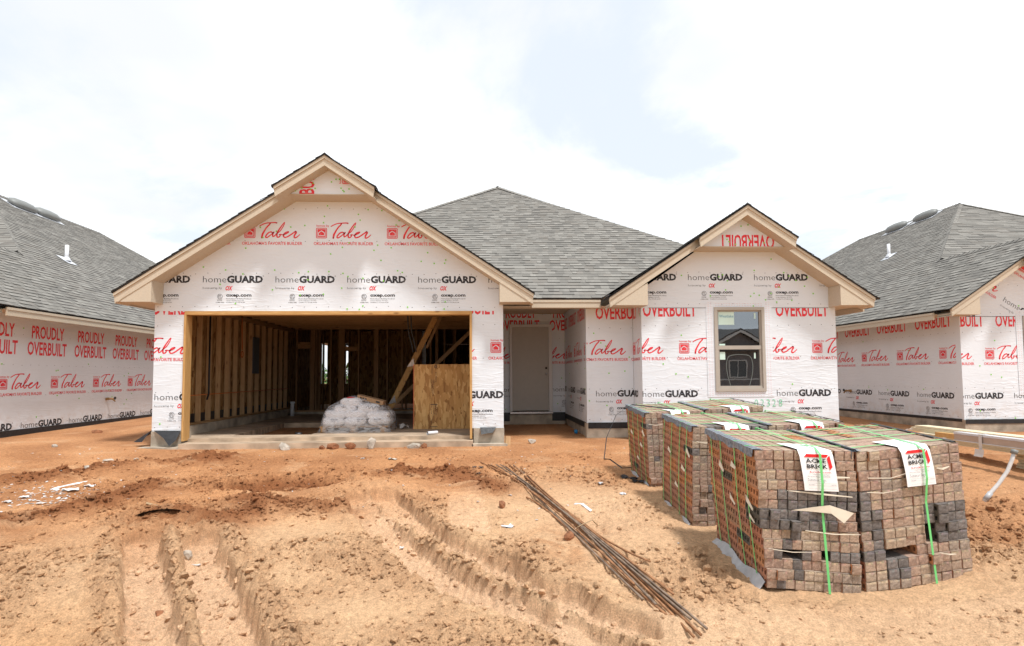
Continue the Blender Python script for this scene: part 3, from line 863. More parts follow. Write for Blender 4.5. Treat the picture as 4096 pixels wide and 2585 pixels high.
def logo_taber():
    k = 1 / 1956.5
    F = lambda x, y: ((x - 213) * k, (958 - y) * k)
    S = lambda pts, ws: stroke([F(*p) for p in pts], [w * k for w in ws])
    R = [S([(722, 312), (800, 265), (930, 212), (1090, 194), (1220, 188), (1290, 198)], [32, 36, 34, 36, 40, 50]),
         S([(1075, 215), (1040, 265), (960, 350), (880, 480), (820, 600), (798, 715)], [42, 48, 46, 54, 66, 58]),
         S([(1150, 540), (1105, 512), (1020, 545), (945, 630), (925, 690), (975, 705), (1080, 630), (1185, 540)], [40, 44, 48, 48, 44, 42, 36, 30]),
         S([(1200, 520), (1165, 590), (1162, 650), (1185, 672), (1240, 635), (1300, 560)], [46, 46, 44, 40, 38, 30]),
         S([(1290, 570), (1400, 490), (1500, 340), (1555, 215), (1550, 180), (1500, 240), (1400, 390), (1325, 520), (1302, 630), (1325, 695), (1385, 680), (1420, 630), (1385, 610)], [26, 34, 32, 24, 22, 36, 46, 52, 54, 46, 42, 34, 30]),
         S([(1385, 605), (1430, 595), (1500, 610), (1600, 580), (1690, 520), (1680, 503), (1600, 530), (1535, 600), (1530, 665), (1580, 700), (1680, 665), (1820, 570), (1930, 490)], [30, 34, 36, 40, 42, 38, 46, 52, 50, 44, 44, 46, 44]),
         S([(1935, 490), (1950, 530), (1900, 620), (1885, 690), (1925, 712), (2000, 670), (2072, 602)], [48, 58, 56, 50, 46, 36, 28]),
         txt("homes by", *[F(x, 0)[0] for x in (225, 658)], F(0, 322)[1], 70 * k, .012),
         rframe(*F(213, 727)[:1], F(583, 0)[0], F(0, 727)[1], F(0, 360)[1], 24 * k, 40 * k),
         rframe(F(250, 0)[0], F(546, 0)[0], F(0, 690)[1], F(0, 397)[1], 10 * k, 30 * k)]
    # house emblem: red field with a white outlined house
    x0, x1, y0, y1 = F(270, 0)[0], F(528, 0)[0], F(0, 672)[1], F(0, 415)[1]
    hx = [(285, 525), (397, 450), (510, 525), (510, 645), (285, 645)]
    H = [F(*p) for p in hx]
    R += [fan([(x0, y1), (x0, H[0][1]), H[0], H[1]]), fan([(x0, y1), H[1], (x1, y1)]), fan([(x1, y1), H[1], H[2], (x1, H[2][1])]),
          rect(x0, H[0][0], y0, H[0][1]), rect(H[2][0], x1, y0, H[2][1]), rect(H[0][0], H[2][0], y0, H[3][1]),
          fan([F(*p) for p in ((310, 540), (397, 480), (485, 540), (485, 620), (310, 620))])]
    R.append(txt("OKLAHOMA'S FAVORITE BUILDER", F(140, 0)[0], F(2165, 0)[0], 0, 103 * k, .014))
    return [('red', np.concatenate(R))]


def logo_guard():
    k = 1 / 1712.0
    F = lambda x, y: ((x - 222) * k, (385 - y) * k)
    X = lambda x: F(x, 0)[0]
    Yy = lambda y: F(0, y)[1]
    B = [txt("home", X(222), X(897), 0, 186 * k, -.012), txt("GUARD", X(918), X(1966), 0, 203 * k, .045),
         ring(X(1975), Yy(190), 12 * k, 17 * k, 12), txt("R", X(1969), X(1981), Yy(199), 17 * k, 0, 1),
         txt("housewrap by", X(222), X(775), Yy(580), 66 * k, -.008, 1),
         ring(X(723), Yy(805), 66 * k, 76 * k), txt("ETL", X(678), X(768), Yy(845), 82 * k, .01), rect(X(645), X(795), Yy(893), Yy(887)),
         txt("Intertek", X(645), X(793), Yy(938), 28 * k, .015, 1), txt("CCRR-1092", X(603), X(853), Yy(998), 29 * k, .02, 1),
         txt("oxep.com", X(905), X(1640), Yy(804), 96 * k, .032), txt("HomeGuard Building Products", X(905), X(1640), Yy(887), 34 * k, .006, 1),
         txt("Control Number: 5011961", X(905), X(1420), Yy(940), 27 * k, .006, 1), txt("Certified To: ICC-ES AC38", X(905), X(1445), Yy(995), 28 * k, .006, 1)]
    R = [txt("OX", X(868), X(1068), Yy(615), 126 * k, .045, 2, .2)]
    return [('black', np.concatenate(B)), ('red', np.concatenate(R))]


def logo_over():
    return [('red', txt("OVERBUILT", 0, .995, 0, .245, .022))]


def logo_proud():
    return [('red', txt("PROUDLY", .09, .915, 0, .235, .022))]


LOGO = dict(tb=logo_taber(), hg=logo_guard(), ov=logo_over(), pr=logo_proud())


def clip_tris(T, poly):
    """triangles clipped to a convex polygon (counter-clockwise)"""
    for i in range(len(poly)):
        if len(T) == 0:
            return T
        a, b = np.array(poly[i]), np.array(poly[(i + 1) % len(poly)])
        e = b - a; nn = np.array([-e[1], e[0]])
        d = (T - a) @ nn
        ins = d >= -1e-9
        full = ins.all(1); part = ins.any(1) & ~full
        out = []
        for t, dd in zip(T[part], d[part]):
            q = []
            for j in range(3):
                p, r = t[j], t[(j + 1) % 3]; dp, dr = dd[j], dd[(j + 1) % 3]
                if dp >= 0: q.append(p)
                if (dp >= 0) != (dr >= 0): q.append(p + (r - p) * dp / (dp - dr))
            for j in range(1, len(q) - 1):
                out.append([q[0], q[j], q[j + 1]])
        T = np.concatenate([T[full], np.array(out).reshape(-1, 3, 2)]) if out else T[full]
    return T


# ------------------------------------------------------------------ a wrapped wall
class Frame2:
    """plane frame: u along the wall (left to right seen from outside), z up, n outward"""
    def __init__(s, p0, p1):
        s.p0 = Vector((p0[0], p0[1], 0)); d = Vector((p1[0] - p0[0], p1[1] - p0[1], 0)); s.L = d.length
        s.U = d.normalized(); s.N = s.U.cross(Vector((0, 0, 1)))

    def P(s, u, z, off=0.0):
        return s.p0 + s.U * u + Vector((0, 0, z)) + s.N * off

    def arr(s, T, off):
        U, N, p0 = np.array(s.U), np.array(s.N), np.array(s.p0)
        return p0 + T[..., :1] * U + T[..., 1:] * np.array([0, 0, 1.0]) + N * off


def wall_panel(name, parent, fr, pieces, rows, off=0.0, caps=14, dots=True, thick=.13, back=True, seed=1, scale=1.0):
    """pieces: convex polygons in (u, z); rows: (kind, u, z, pitch, half) prints repeated along the wall"""
    mb = MB(); r = random.Random(seed)
    mats = ['wrap', 'red', 'black', 'cap', 'osb_dark']
    for pc in pieces:
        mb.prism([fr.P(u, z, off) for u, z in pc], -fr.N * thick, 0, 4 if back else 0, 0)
    for row in rows:
        kind, u0, z, pitch = row[:4]; rot = row[4] if len(row) > 4 else 0
        parts = LOGO[kind]
        ks = range(-8, 9) if pitch else [0]
        for k in ks:
            u = u0 + k * (pitch or 0)
            if u > fr.L + .2 or u < -1.4:
                continue
            for ink, T in parts:
                T = T * scale
                if rot:
                    a = math.radians(rot); c, s_ = round(math.cos(a), 6), round(math.sin(a), 6)
                    T = np.stack([T[..., 0] * c - T[..., 1] * s_, T[..., 0] * s_ + T[..., 1] * c], -1)
                T = T + np.array([u, z])
                for pc in pieces:
                    q = clip_tris(T, pc)
                    if len(q):
                        mb.tris(fr.arr(q, off + .002), 1 if ink == 'red' else 2)
    us = [u for pc in pieces for u, z in pc]; zs = [z for pc in pieces for u, z in pc]

    def inside(u, z):
        for pc in pieces:
            if all((b[0] - a[0]) * (z - a[1]) - (b[1] - a[1]) * (u - a[0]) > .02 for a, b in zip(pc, pc[1:] + pc[:1])):
                return True
        return False
    if dots:
        z = min(zs) + .07
        while z < max(zs):
            u = min(us) + .05
            while u < max(us):
                zz = z + r.uniform(-.012, .012)
                if inside(u, zz):
                    c = [(u + .008 * math.cos(t), zz + .006 * math.sin(t)) for t in (0, 1.05, 2.1, 3.14, 4.2, 5.2)]
                    mb.tris(fr.arr(fan(c), off + .0025), 2)
                u += .207
            z += .58
    for _ in range(caps):
        u, z = r.uniform(min(us), max(us)), r.uniform(min(zs), max(zs))
        if inside(u, z):
            c = [(u + .0135 * math.cos(t), z + .0135 * math.sin(t)) for t in np.linspace(0, 6.283, 11)[:-1]]
            mb.prism([fr.P(a, b, off + .006) for a, b in c], -fr.N * .005, 3)
    return mb.build(name, mats, parent)


# ------------------------------------------------------------------ shingled roof planes
def clip_poly(P, poly):
    for i in range(len(poly)):
        a, b = poly[i], poly[(i + 1) % len(poly)]
        ex, ey = b[0] - a[0], b[1] - a[1]; out = []
        for j in range(len(P)):
            p, q = P[j], P[(j + 1) % len(P)]
            dp = ex * (p[1] - a[1]) - ey * (p[0] - a[0]); dq = ex * (q[1] - a[1]) - ey * (q[0] - a[0])
            if dp >= 0: out.append(p)
            if (dp >= 0) != (dq >= 0):
                t = dp / (dp - dq); out.append((p[0] + (q[0] - p[0]) * t, p[1] + (q[1] - p[1]) * t))
        P = out
        if len(P) < 3: return []
    return P


GREYS = [(.235, .224, .204), (.219, .209, .19), (.20, .191, .174), (.252, .241, .219), (.178, .17, .156), (.21, .196, .176)]


def shingle_plane(mb, pts, expo=.142, r=rnd, detail=True):
    """pts: planar polygon, first edge is the eave (lowest)"""
    P = [Vector(p) for p in pts]
    U = (P[1] - P[0]); U.z = 0; U.normalize()
    nrm = Vector((0, 0, 0))
    for i in range(1, len(P) - 1):
        nrm += (P[i] - P[0]).cross(P[i + 1] - P[0])
    nrm.normalize()
    if nrm.z < 0: nrm = -nrm
    V = nrm.cross(U)
    if V.z < 0:
        V = -V; U = -U
    if U.cross(V).dot(nrm) < 0:
        U = -U
    O = P[0]
    poly = [((p - O).dot(U), (p - O).dot(V)) for p in P]
    ar = sum(poly[i][0] * poly[(i + 1) % len(poly)][1] - poly[(i + 1) % len(poly)][0] * poly[i][1] for i in range(len(poly)))
    if ar < 0: poly = poly[::-1]
    D = lambda u, v, h: O + U * u + V * v + nrm * h
    mb.poly([D(u, v, -.004) for u, v in poly], 0, (.10, .10, .10))
    u0, u1 = min(p[0] for p in poly), max(p[0] for p in poly); v0, v1 = min(p[1] for p in poly), max(p[1] for p in poly)
    v = v0; last = GREYS[0]
    while v < v1:
        vv = v + expo
        u = u0 - r.uniform(0, .3)
        while u < u1:
            w = r.choice((.09, .11, .13, .16, .19, .22)) if detail else r.uniform(.3, .5)
            q = clip_poly([(u, v), (u + w, v), (u + w, vv), (u, vv)], poly)
            if q:
                t = r.choice((.005, .0055, .012, .013)); c = r.choice(GREYS); g = r.uniform(.93, 1.07); c = tuple(x * g for x in c)
                if t < .008: c = tuple(x * .9 for x in c)
                hh = lambda b: .002 + t * (vv - b) / expo
                mb.poly([D(a, b, hh(b)) for a, b in q], 0, c)
                lo = [p for p in q if abs(p[1] - v) < 1e-6]
                if len(lo) == 2:
                    a, b = sorted(x[0] for x in lo)
                    mb.poly([D(a, v, -.002), D(b, v, -.002), D(b, v, .002 + t), D(a, v, .002 + t)], 0, (.07, .07, .07))
            u += w
        v = vv


def cap_row(mb, a, b, n1, n2, w=.15, expo=.142):
    """ridge or hip cap shingles folded over the line from a (low) to b (high); n1, n2 are the in-plane directions down either side"""
    a, b = Vector(a), Vector(b); d = b - a; L = d.length; d.normalize(); n1, n2 = Vector(n1).normalized(), Vector(n2).normalized()
    up = -(n1 + n2).normalized()
    k = int(L / expo)
    for i in range(k):
        g = rnd.choice(GREYS); s0, s1 = a + d * (i * expo), a + d * ((i + 1) * expo + .01)
        h0, h1 = up * .032, up * .018
        for n in (n1, n2):
            mb.poly([s0 + h0, s1 + h1, s1 + n * w + h1 * .4, s0 + n * w + h0 * .6], 0, g)
            mb.poly([s0 + h0, s0 + n * w + h0 * .6, s0 + n * w - up * .002, s0 - up * .002], 0, (.06, .06, .06))
            mb.poly([s0 + n * w + h0 * .6, s1 + n * w + h1 * .4, s1 + n * w - up * .006, s0 + n * w - up * .006], 0, (.06, .06, .06))


S1 = .647      # pitch of the main roof


SR = .661      # right-hand slope, springing from a slightly lower eave


def house(ox, oy, dz, mirror, label, main=False, gs=0.0, rows=None):
    GY = 10.2 + gs
    sx = -1 if mirror else 1
    X = lambda x: sx * x + ox
    Pt = lambda x, y, z: (X(x), y + oy, z + dz)
    root = thing('house', label, 'house', (X(.5), 14 + oy, .3 + dz), 'unfinished houses in a row')

    def F(x0, y0, x1, y1):
        a, b = (X(x0), y0 + oy), (X(x1), y1 + oy)
        return Frame2(b, a) if mirror else Frame2(a, b)

    def pcs(fr, plist):
        """pieces given in unmirrored u; z shifted"""
        o = []
        for pc in plist:
            q = [((fr.L - u if mirror else u), z + dz) for u, z in pc]
            o.append(q[::-1] if mirror else q)
        return o

    def bx(mb, x0, x1, y0, y1, z0, z1, mat=0):
        a, b = sorted((X(x0), X(x1))); mb.box(a, b, y0 + oy, y1 + oy, z0 + dz, z1 + dz, mat)

    rp = lambda *l: l
    R = rows or {}
    wp = lambda name, fr, pl, rw, **k: wall_panel('wall', root, fr, pcs(fr, pl), [(a, u, z + dz, *rest) for a, u, z, *rest in rw], **k)
    # ---- walls
    gf = F(-5.6, 10, .393, 10); L = 5.993
    uX = lambda x: x + 5.6
    ztop = lambda x: 2.80 + S1 * (x + 6.08)
    up = [[(0, 2.655), (L, 2.655), (L, ztop(-5.6)), (uX(-2.58), 5.07), (0, ztop(-5.6))]]
    if main:
        low = [[(0, .60), (.51, .60), (.51, 2.655), (0, 2.655)], [(uX(-.158), .60), (L, .60), (L, 2.655), (uX(-.158), 2.655)]]
        wp('', gf, low, [('hg', .032, 1.125, 1.235), ('tb', uX(.168), 1.795, 1.235), ('ov', uX(-.72), 2.60, 1.235)], caps=16, seed=3)
        wp('', gf, up, [('hg', uX(-2.333), 3.153, 1.235), ('tb', uX(-2.883), 3.817, 1.232), ('ov', .2, 4.62, 1.235)], off=.005, caps=95, seed=5)
    else:
        wp('', gf, [[(0, .60), (L, .60), (L, 2.655), (0, 2.655)]], [('hg', .03, 1.12, 1.25), ('tb', .7, 1.79, 1.25)], caps=10, seed=3)
        wp('', gf, up, [('hg', .8, 3.153, 1.235)], off=.005, caps=20, seed=5)
    # bedroom gable
    bf = F(2.92, GY, 6.555, GY); LB = 3.635
    wx0, wx1, wz0, wz1 = 1.345, 2.28, 1.2, 2.735
    lowp = [[(0, .60), (wx0, .60), (wx0, 2.725), (0, 2.725)], [(wx1, .60), (LB, .60), (LB, 2.725), (wx1, 2.725)], [(wx0, .60), (wx1, .60), (wx1, wz0), (wx0, wz0)]]
    upp = [[(0, 2.735), (LB, 2.735), (LB, 3.06), (1.73, 4.26), (0, 3.06)]]
    wp('', bf, lowp, R.get('B', [('hg', .0, 1.11, 1.241), ('tb', .686, 1.777, 1.245), ('ov', .03, 2.577, 1.238)]), caps=12, seed=8)
    wp('', bf, upp, R.get('BU', [('hg', .88, 3.240, 1.238), ('tb', .3, 3.9, 1.24)]), off=.005, caps=46, seed=9)
    # recess and side walls
    zs = 3.06
    rc = lambda l: [[(0, .60), (l, .60), (l, zs), (0, zs)]]
    f = F(2.013, 10.8, 2.92, 10.8); wp('', f, rc(.907), [('hg', .178, 1.105, 1.235), ('tb', -.19, 1.783, 1.1), ('ov', .19, 2.59, 1.15)], caps=10, seed=12)
    f = F(2.923, 10.797, 2.923, GY + .002); wp('', f, rc(10.797 - GY - .002), [('hg', -.72, 1.105, 1.235), ('tb', -.02, 1.78, 1.235), ('ov', -.72, 2.585, 1.15)], caps=5, seed=13)
    f = F(2.016, 13.6, 2.016, 10.802); wp('', f, rc(2.795), [('hg', .45, 1.14, 1.235), ('tb', 1.36, 1.79, 1.2), ('ov', .65, 2.61, 1.2)], caps=10, seed=14)
    f = F(.393, 13.6, 2.013, 13.6)
    wp('', f, [[(0, .60), (.31, .60), (.31, 2.70), (0, 2.70)], [(1.31, .60), (1.62, .60), (1.62, 2.70), (1.31, 2.70)], [(0, 2.70), (1.62, 2.70), (1.62, 3.0), (0, 3.0)]],
       [('hg', .06, 1.127, 1.235), ('tb', .735, 1.797, 1.235), ('ov', .02, 2.60, 1.235), ('pr', .02, 2.905, 1.235)], caps=8, seed=15)
    f = F(.39, 10.002, .39, 13.597); wp('', f, rc(3.595), [('hg', .3, 1.12, 1.235)], caps=5, seed=16)
    # long side walls
    yb = 28.0
    f = F(6.552, GY + .002, 6.552, yb)
    wp('', f, rc(yb - GY - .002), R.get('side', [('hg', .3, 1.11, 1.25), ('tb', .98, 1.78, 1.25)]), caps=R.get('caps', 20), seed=20, scale=R.get('scale', 1.0))
    f = F(-5.597, 19.5 if main else yb, -5.597, 10.002); wp('', f, rc((19.5 if main else yb) - 10.002), [('hg', .3, 1.11, 1.25), ('tb', .98, 1.78, 1.25)], caps=10, seed=21)
    if main:
        f = F(-2.0, 19.5, -5.6, 19.5)
        wp('', f, [[(0, .6), (2.47, .6), (2.47, 3.06), (0, 3.06)], [(2.47, .6), (2.56, .6), (2.56, 1.28), (2.47, 1.28)], [(2.47, 2.65), (2.56, 2.65), (2.56, 3.06), (2.47, 3.06)], [(2.56, .6), (3.16, .6), (3.16, 3.06), (2.56, 3.06)], [(3.16, .6), (3.37, .6), (3.37, 1.28), (3.16, 1.28)], [(3.16, 2.65), (3.37, 2.65), (3.37, 3.06), (3.16, 3.06)], [(3.37, .6), (3.6, .6), (3.6, 3.06), (3.37, 3.06)]], [], caps=0, dots=False, seed=22)
        f = F(-2.0, yb, -2.0, 19.5); wp('', f, rc(8.5), [], caps=0, seed=23)
        f = F(6.555, yb, -2.0, yb); wp('', f, rc(8.555), [], caps=0, seed=24)
    else:
        f = F(6.555, yb, -5.6, yb); wp('', f, rc(12.155), [], caps=0, seed=24)
    # small upper gables: paper scrap in front of the truss
    f = F(-3.34, 9.62, -1.82, 9.62)
    wp('', f, [[(0, 4.605), (1.52, 4.605), (.76, 5.07)]], [('ov', .52, 4.10, 0, 90)] + [('tb', 1.30, 4.78, 0, 90)], dots=False, caps=30, thick=.03, seed=31)
    f = F(3.86, 9.82 + gs, 5.44, 9.82 + gs)
    wp('', f, [[(0, 3.785), (1.58, 3.785), (.79, 4.29)]], [('ov', 1.38, 3.985, 0, 180)], dots=False, caps=24, thick=.03, seed=32)

    # ---- roof
    mb = MB()
    ez, ex0, ex1 = 2.93, -6.08, 7.12
    AY, AZ, ZR, ZG = 16.84, 7.20, 2.87, 4.47
    zl = lambda x: ez + S1 * (x - ex0)
    zr = lambda x: ZR + SR * (7.07 - x)
    g0, g1 = 9.78 + gs, 9.53 + gs
    ex1 = 7.12; ezr = zr(ex1)
    SF = (AZ - ez) / (AY - 10.4)
    yf = lambda z: 10.4 + (z - ez) / SF
    zG = zl(-2.58)
    hx = 4.65; hipy = 10.4 + (AY - 10.4) * (ex1 - hx) / (ex1 - .52)
    pl = [
        [(ex0, 9.58, ez), (ex0, 10.4, ez), (-2.58, yf(zG), zG), (-2.58, 9.58, zG)],
        [(-3.43, 9.33, zl(-3.43)), (-3.43, 9.58, zl(-3.43)), (-2.58, 9.58, zG), (-2.58, 9.33, zG)],
        [(.92, 10.4, ez - .015), (.92, 9.58, ez - .015), (-2.58, 9.58, zG), (-2.58, yf(zG), zG)],
        [(-1.73, 9.58, zl(-3.43)), (-1.73, 9.33, zl(-3.43)), (-2.58, 9.33, zG), (-2.58, 9.58, zG)],
        [(ex0, 10.4, ez), (ex0, 28.6, ez), (.52, 22.0, AZ), (.52, AY, AZ)],
        [(.92, 10.38, ez), (2.23, 10.38, ez), (hx, yf(ZG), ZG), (hx + .05, hipy, zr(hx)), (.52, AY, AZ), (-2.58, yf(zG), zG)],
        [(ex1, 10.4, ezr), (ex1, g0, ezr), (hx, g0, zr(hx)), (hx, hipy, zr(hx))],
        [(5.53, g0, zr(5.53)), (5.53, g1, zr(5.53)), (hx, g1, ZG), (hx, g0, ZG)],
        [(2.23, g0, 2.87), (2.23, 10.4, 2.87), (hx, yf(ZG), ZG), (hx, g0, ZG)],
        [(3.77, g1, zr(5.53)), (3.77, g0, zr(5.53)), (hx, g0, ZG), (hx, g1, ZG)],
        [(ex1, 28.6, ezr), (ex1, 10.4, ezr), (.52, AY, AZ), (.52, 22.0, AZ)],
        [(ex1, 28.6, ezr), (ex0, 28.6, ez), (.52, 22.0, AZ)],
    ]
    for i, p in enumerate(pl):
        shingle_plane(mb, [Pt(*q) for q in p], detail=main or i in (4, 6, 10))
    V = lambda x, y, z: (sx * x, y, z)
    dl, dr, df, db = V(-1, 0, -S1), V(1, 0, -S1), V(0, -1, -S1), V(0, 1, -S1)
    cap_row(mb, Pt(hx + .03, hipy, zr(hx)), Pt(.52, AY, AZ), dr, df)
    cap_row(mb, Pt(-2.58, yf(zG), zG), Pt(.52, AY, AZ), dl, df)
    cap_row(mb, Pt(.52, AY, AZ), Pt(.52, 22, AZ), dl, dr)
    cap_row(mb, Pt(ex1, 28.6, ezr), Pt(.52, 22, AZ), dr, db); cap_row(mb, Pt(ex0, 28.6, ez), Pt(.52, 22, AZ), dl, db)
    cap_row(mb, Pt(-2.58, 9.36, zG), Pt(-2.58, yf(zG), zG), dl, dr, .12)
    cap_row(mb, Pt(hx, g1 + .03, ZG), Pt(hx, yf(ZG), ZG), dl, dr, .12)
    # deck edge under the shingles at the rakes
    zu, zv = zl(-3.43), zr(5.53)
    for (xa, za, xb, zb_, y_) in ((ex0, ez, -3.42, zu, 9.585), (.92, ez - .015, -1.74, zu, 9.585), (-3.43, zu, -2.58, zG, 9.335), (-1.73, zu, -2.58, zG, 9.335),
                                  (7.07, zr(7.07), 5.52, zv, g0 + .005), (2.23, 2.87, 3.78, zv, g0 + .005), (5.53, zv, hx, ZG, g1 + .005), (3.77, zv, hx, ZG, g1 + .005)):
        mb.prism([Pt(xa, y_, za - .006), Pt(xb, y_, zb_ - .006), Pt(xb, y_, zb_ - .02), Pt(xa, y_, za - .02)], (0, .6, 0), 0, None, None, (.05, .05, .05))
    roof = mb.build('roof', ['shingle'], root)

    # ---- fascia boards and soffits
    fa = MB(); so = MB()

    def rake(xa, za, xb, zb_, yf, yb_, h=.165):
        d = .02
        s = 1 if xb > xa else -1
        fa.prism([Pt(xa, yf + .02, za - d - .045), Pt(xb, yf + .02, zb_ - d - .045), Pt(xb, yf + .02, zb_ - d - h), Pt(xa + s * .02, yf + .02, za - d - h)], (0, .03, 0), 0)
        fa.prism([Pt(xa, yf, za - d), Pt(xb, yf, zb_ - d), Pt(xb, yf, zb_ - d - .05), Pt(xa, yf, za - d - .05)], (0, .05, 0), 0)
        so.prism([Pt(xa, yf + .05, za - d - h + .012), Pt(xb, yf + .05, zb_ - d - h + .012), Pt(xb, yf + .05, zb_ - d - h), Pt(xa, yf + .05, za - d - h)], (0, yb_ - yf - .05, 0), 0)
    z1_ = zl(-3.22); z2_ = zr(5.32)
    rake(-6.06, ez, -3.22, z1_, 9.6, 10.0); rake(.90, ez - .01, -1.94, z1_, 9.6, 10.0)
    rake(-3.40, zl(-3.40), -2.58, zG, 9.35, 9.62); rake(-1.76, zl(-3.40), -2.58, zG, 9.35, 9.62)
    rake(7.05, zr(7.05), 5.32, z2_, 9.8 + gs, GY); rake(2.25, zr(7.05), 3.98, z2_, 9.8 + gs, GY)
    rake(5.51, zr(5.51), hx, ZG, 9.55 + gs, 9.82 + gs); rake(3.79, zr(5.51), hx, ZG, 9.55 + gs, 9.82 + gs)
    so.prism([Pt(-3.40, 9.6, 4.60), Pt(-1.76, 9.6, 4.60), Pt(-1.76, 9.6, 4.585), Pt(-3.40, 9.6, 4.585)], (0, .4, 0))
    so.prism([Pt(3.80, 9.8 + gs, 3.78), Pt(5.50, 9.8 + gs, 3.78), Pt(5.50, 9.8 + gs, 3.765), Pt(3.80, 9.8 + gs, 3.765)], (0, .4, 0))
    # boxed eave returns
    def ret(x0, x1, zlo, z1, yf, yb_):
        """x0 outer end, x1 inner end"""
        s = 1 if x1 > x0 else -1
        zo = zlo + .03; rt = MB()
        rt.prism([Pt(x0, yf, zo), Pt(x1, yf, z1), Pt(x1, yf, zlo), Pt(x0, yf, zlo)], (0, yb_ - yf, 0))
        rt.prism([Pt(x0, yf - .012, zlo + .04), Pt(x0 + s * .22, yf - .012, zlo + .17), Pt(x0 + s * .05, yf - .012, zlo), Pt(x0, yf - .012, zlo)], (0, .014, 0))
        rt.build('eave_return', ['trim'], root)
    ret(-6.03, -5.465, 2.77, 3.135, 9.63, 9.998); ret(.87, .322, 2.765, 3.125, 9.63, 9.998)
    ret(7.03, 6.43, 2.735, 3.10, 9.83 + gs, GY - .002); ret(2.27, 2.94, 2.735, 3.13, 9.83 + gs, GY - .002)
    # eave fascias
    for (x0, x1, y0, y1, z1) in ((-6.075, -6.045, 10.0, 28.6, ez - .03), (7.085, 7.115, GY, 28.6, ezr - .03), (-6.04, 7.08, 28.57, 28.6, ez - .03), (.94, 2.22, 10.40, 10.43, ez - .025)):
        bx(fa, x0, x1, y0, y1, z1 - .145, z1)
        e = .012
        if y1 - y0 < .1: bx(fa, x0, x1, y0 - e if y0 < 12 else y1, y0 if y0 < 12 else y1 + e, z1 - .045, z1)
        else: bx(fa, *((x0 - e, x0) if x0 < 0 else (x1, x1 + e)), y0, y1, z1 - .045, z1)
    bx(so, -6.04, -5.605, 10.0, 28.5, 2.775, 2.79); bx(so, 6.56, 7.08, GY, 28.5, 2.765, 2.78)
    bx(so, .397, 2.915, 10.435, 10.795, 2.785, 2.797); bx(so, .397, 2.0, 10.80, 13.595, 2.995, 3.01)
    bx(so, .397, 2.915, 10.79, 10.80, 2.79, 3.01)
    fa.build('fascia', ['trim'], root); so.build('soffit', ['trim'], root)

    # ---- foundation and membrane strip
    fo = MB()
    zf = .60
    for (x0, x1, y0, y1) in ((-5.6, -5.09, 9.98, 10.3), (-.13, .40, 9.98, 10.3), (-5.6, -5.30, 10.3, 27.9), (.10, .40, 10.3, 13.6), (.40, 2.0, 13.55, 13.8), (2.02, 2.25, 11.0, 13.5), (2.0, 2.93, 10.79, 11.0), (2.92, 6.56, GY - .02, 10.4), (6.3, 6.56, 10.4, 27.9)):
        bx(fo, x0, x1, y0, y1, -.2, zf - .003)
    bx(fo, -5.72, -5.05, 9.80, 9.98, -.2, .345); bx(fo, -.16, .45, 9.80, 9.98, -.2, .345)
    if not main:
        bx(fo, -5.09, -.13, 9.98, 10.3, -.2, zf - .003)
    fo.build('foundation', ['concrete'], root)
    st = MB()
    bx(st, 6.561, 6.566, GY + .05, 27.9, .555 if mirror else .455, .615); bx(st, 2.03, 2.92, 10.779, 10.784, .50, .612); bx(st, 2.93, 6.55, GY - .032, GY - .027, .52, .612)
    bx(st, 2.006, 2.011, 10.9, 13.5, .50, .61); bx(st, .40, .68, 13.535, 13.545, .44, .64); bx(st, 1.69, 2.0, 13.535, 13.545, .44, .64)
    st.build('flashing_strip', ['membrane'], root)

    # ---- window
    def window(x0, x1, y, z0, z1):
        fm = MB(); t = .055; mid = (z0 + z1) / 2 + .03
        yo = y - .03; yi = y + .07
        for (a, b, c, d_) in ((x0, x1, z1 - t, z1), (x0, x1, z0, z0 + t), (x0, x0 + t, z0 + t, z1 - t), (x1 - t, x1, z0 + t, z1 - t)):
            bx(fm, a, b, yo, yi, c, d_)
        t2 = .025
        for (a, b, c, d_, yy) in ((x0 + t, x1 - t, mid - .035, mid + .035, y - .005), (x0 + t, x1 - t, z1 - t - t2, z1 - t, y + .005), (x0 + t, x0 + t + t2, mid + .035, z1 - t - t2, y + .005), (x1 - t - t2, x1 - t, mid + .035, z1 - t - t2, y + .005),
                                  (x0 + t, x1 - t, z0 + t, z0 + t + .045, y - .01), (x0 + t, x0 + t + .035, z0 + t + .045, mid - .035, y + .002), (x1 - t - .035, x1 - t, z0 + t + .045, mid - .035, y + .002)):
            bx(fm, a, b, yy, yi - .01, c, d_)
        w = fm.build('window', ['trim_dark'], root)
        for (a, b) in ((z0 + t + .04, mid - .03), (mid + .03, z1 - t - .02)):
            g = MB(); bx(g, x0 + t + .01, x1 - t - .01, y + .03, y + .036, a, b); g.build('pane', ['glass'], w)
        return w, mid
    w, mid = window(4.265, 5.20, GY, 1.2, 2.742)
    # taped sill and jamb flashing with its slanted print
    tp = MB(); fr = F(2.92, GY, 6.555, GY)
    strips = [(1.20, 1.345, 1.10, 2.86), (2.285, 2.43, 1.10, 2.86), (1.345, 2.285, 2.745, 2.86), (1.345, 2.285, 1.10, 1.198)]
    for (u0, u1, z0, z1) in strips:
        a, b = (fr.L - u1, fr.L - u0) if mirror else (u0, u1)
        tp.prism([fr.P(a, z0 + dz, .0075), fr.P(b, z0 + dz, .0075), fr.P(b, z1 + dz, .0075), fr.P(a, z1 + dz, .0075)], -fr.N * .002, 0)
        zz = z0 + .03
        while zz < z1 - .02:
            uu = a + .02
            while uu < b - .04:
                q = np.array([[[uu, zz], [uu + .03, zz - .012], [uu + .03, zz - .008]]]) + np.array([0, dz])
                tp.tris(fr.arr(q, .0082), 1); uu += .05
            zz += .038
    tp.build('flashing_tape', ['wrap', 'red'], root)
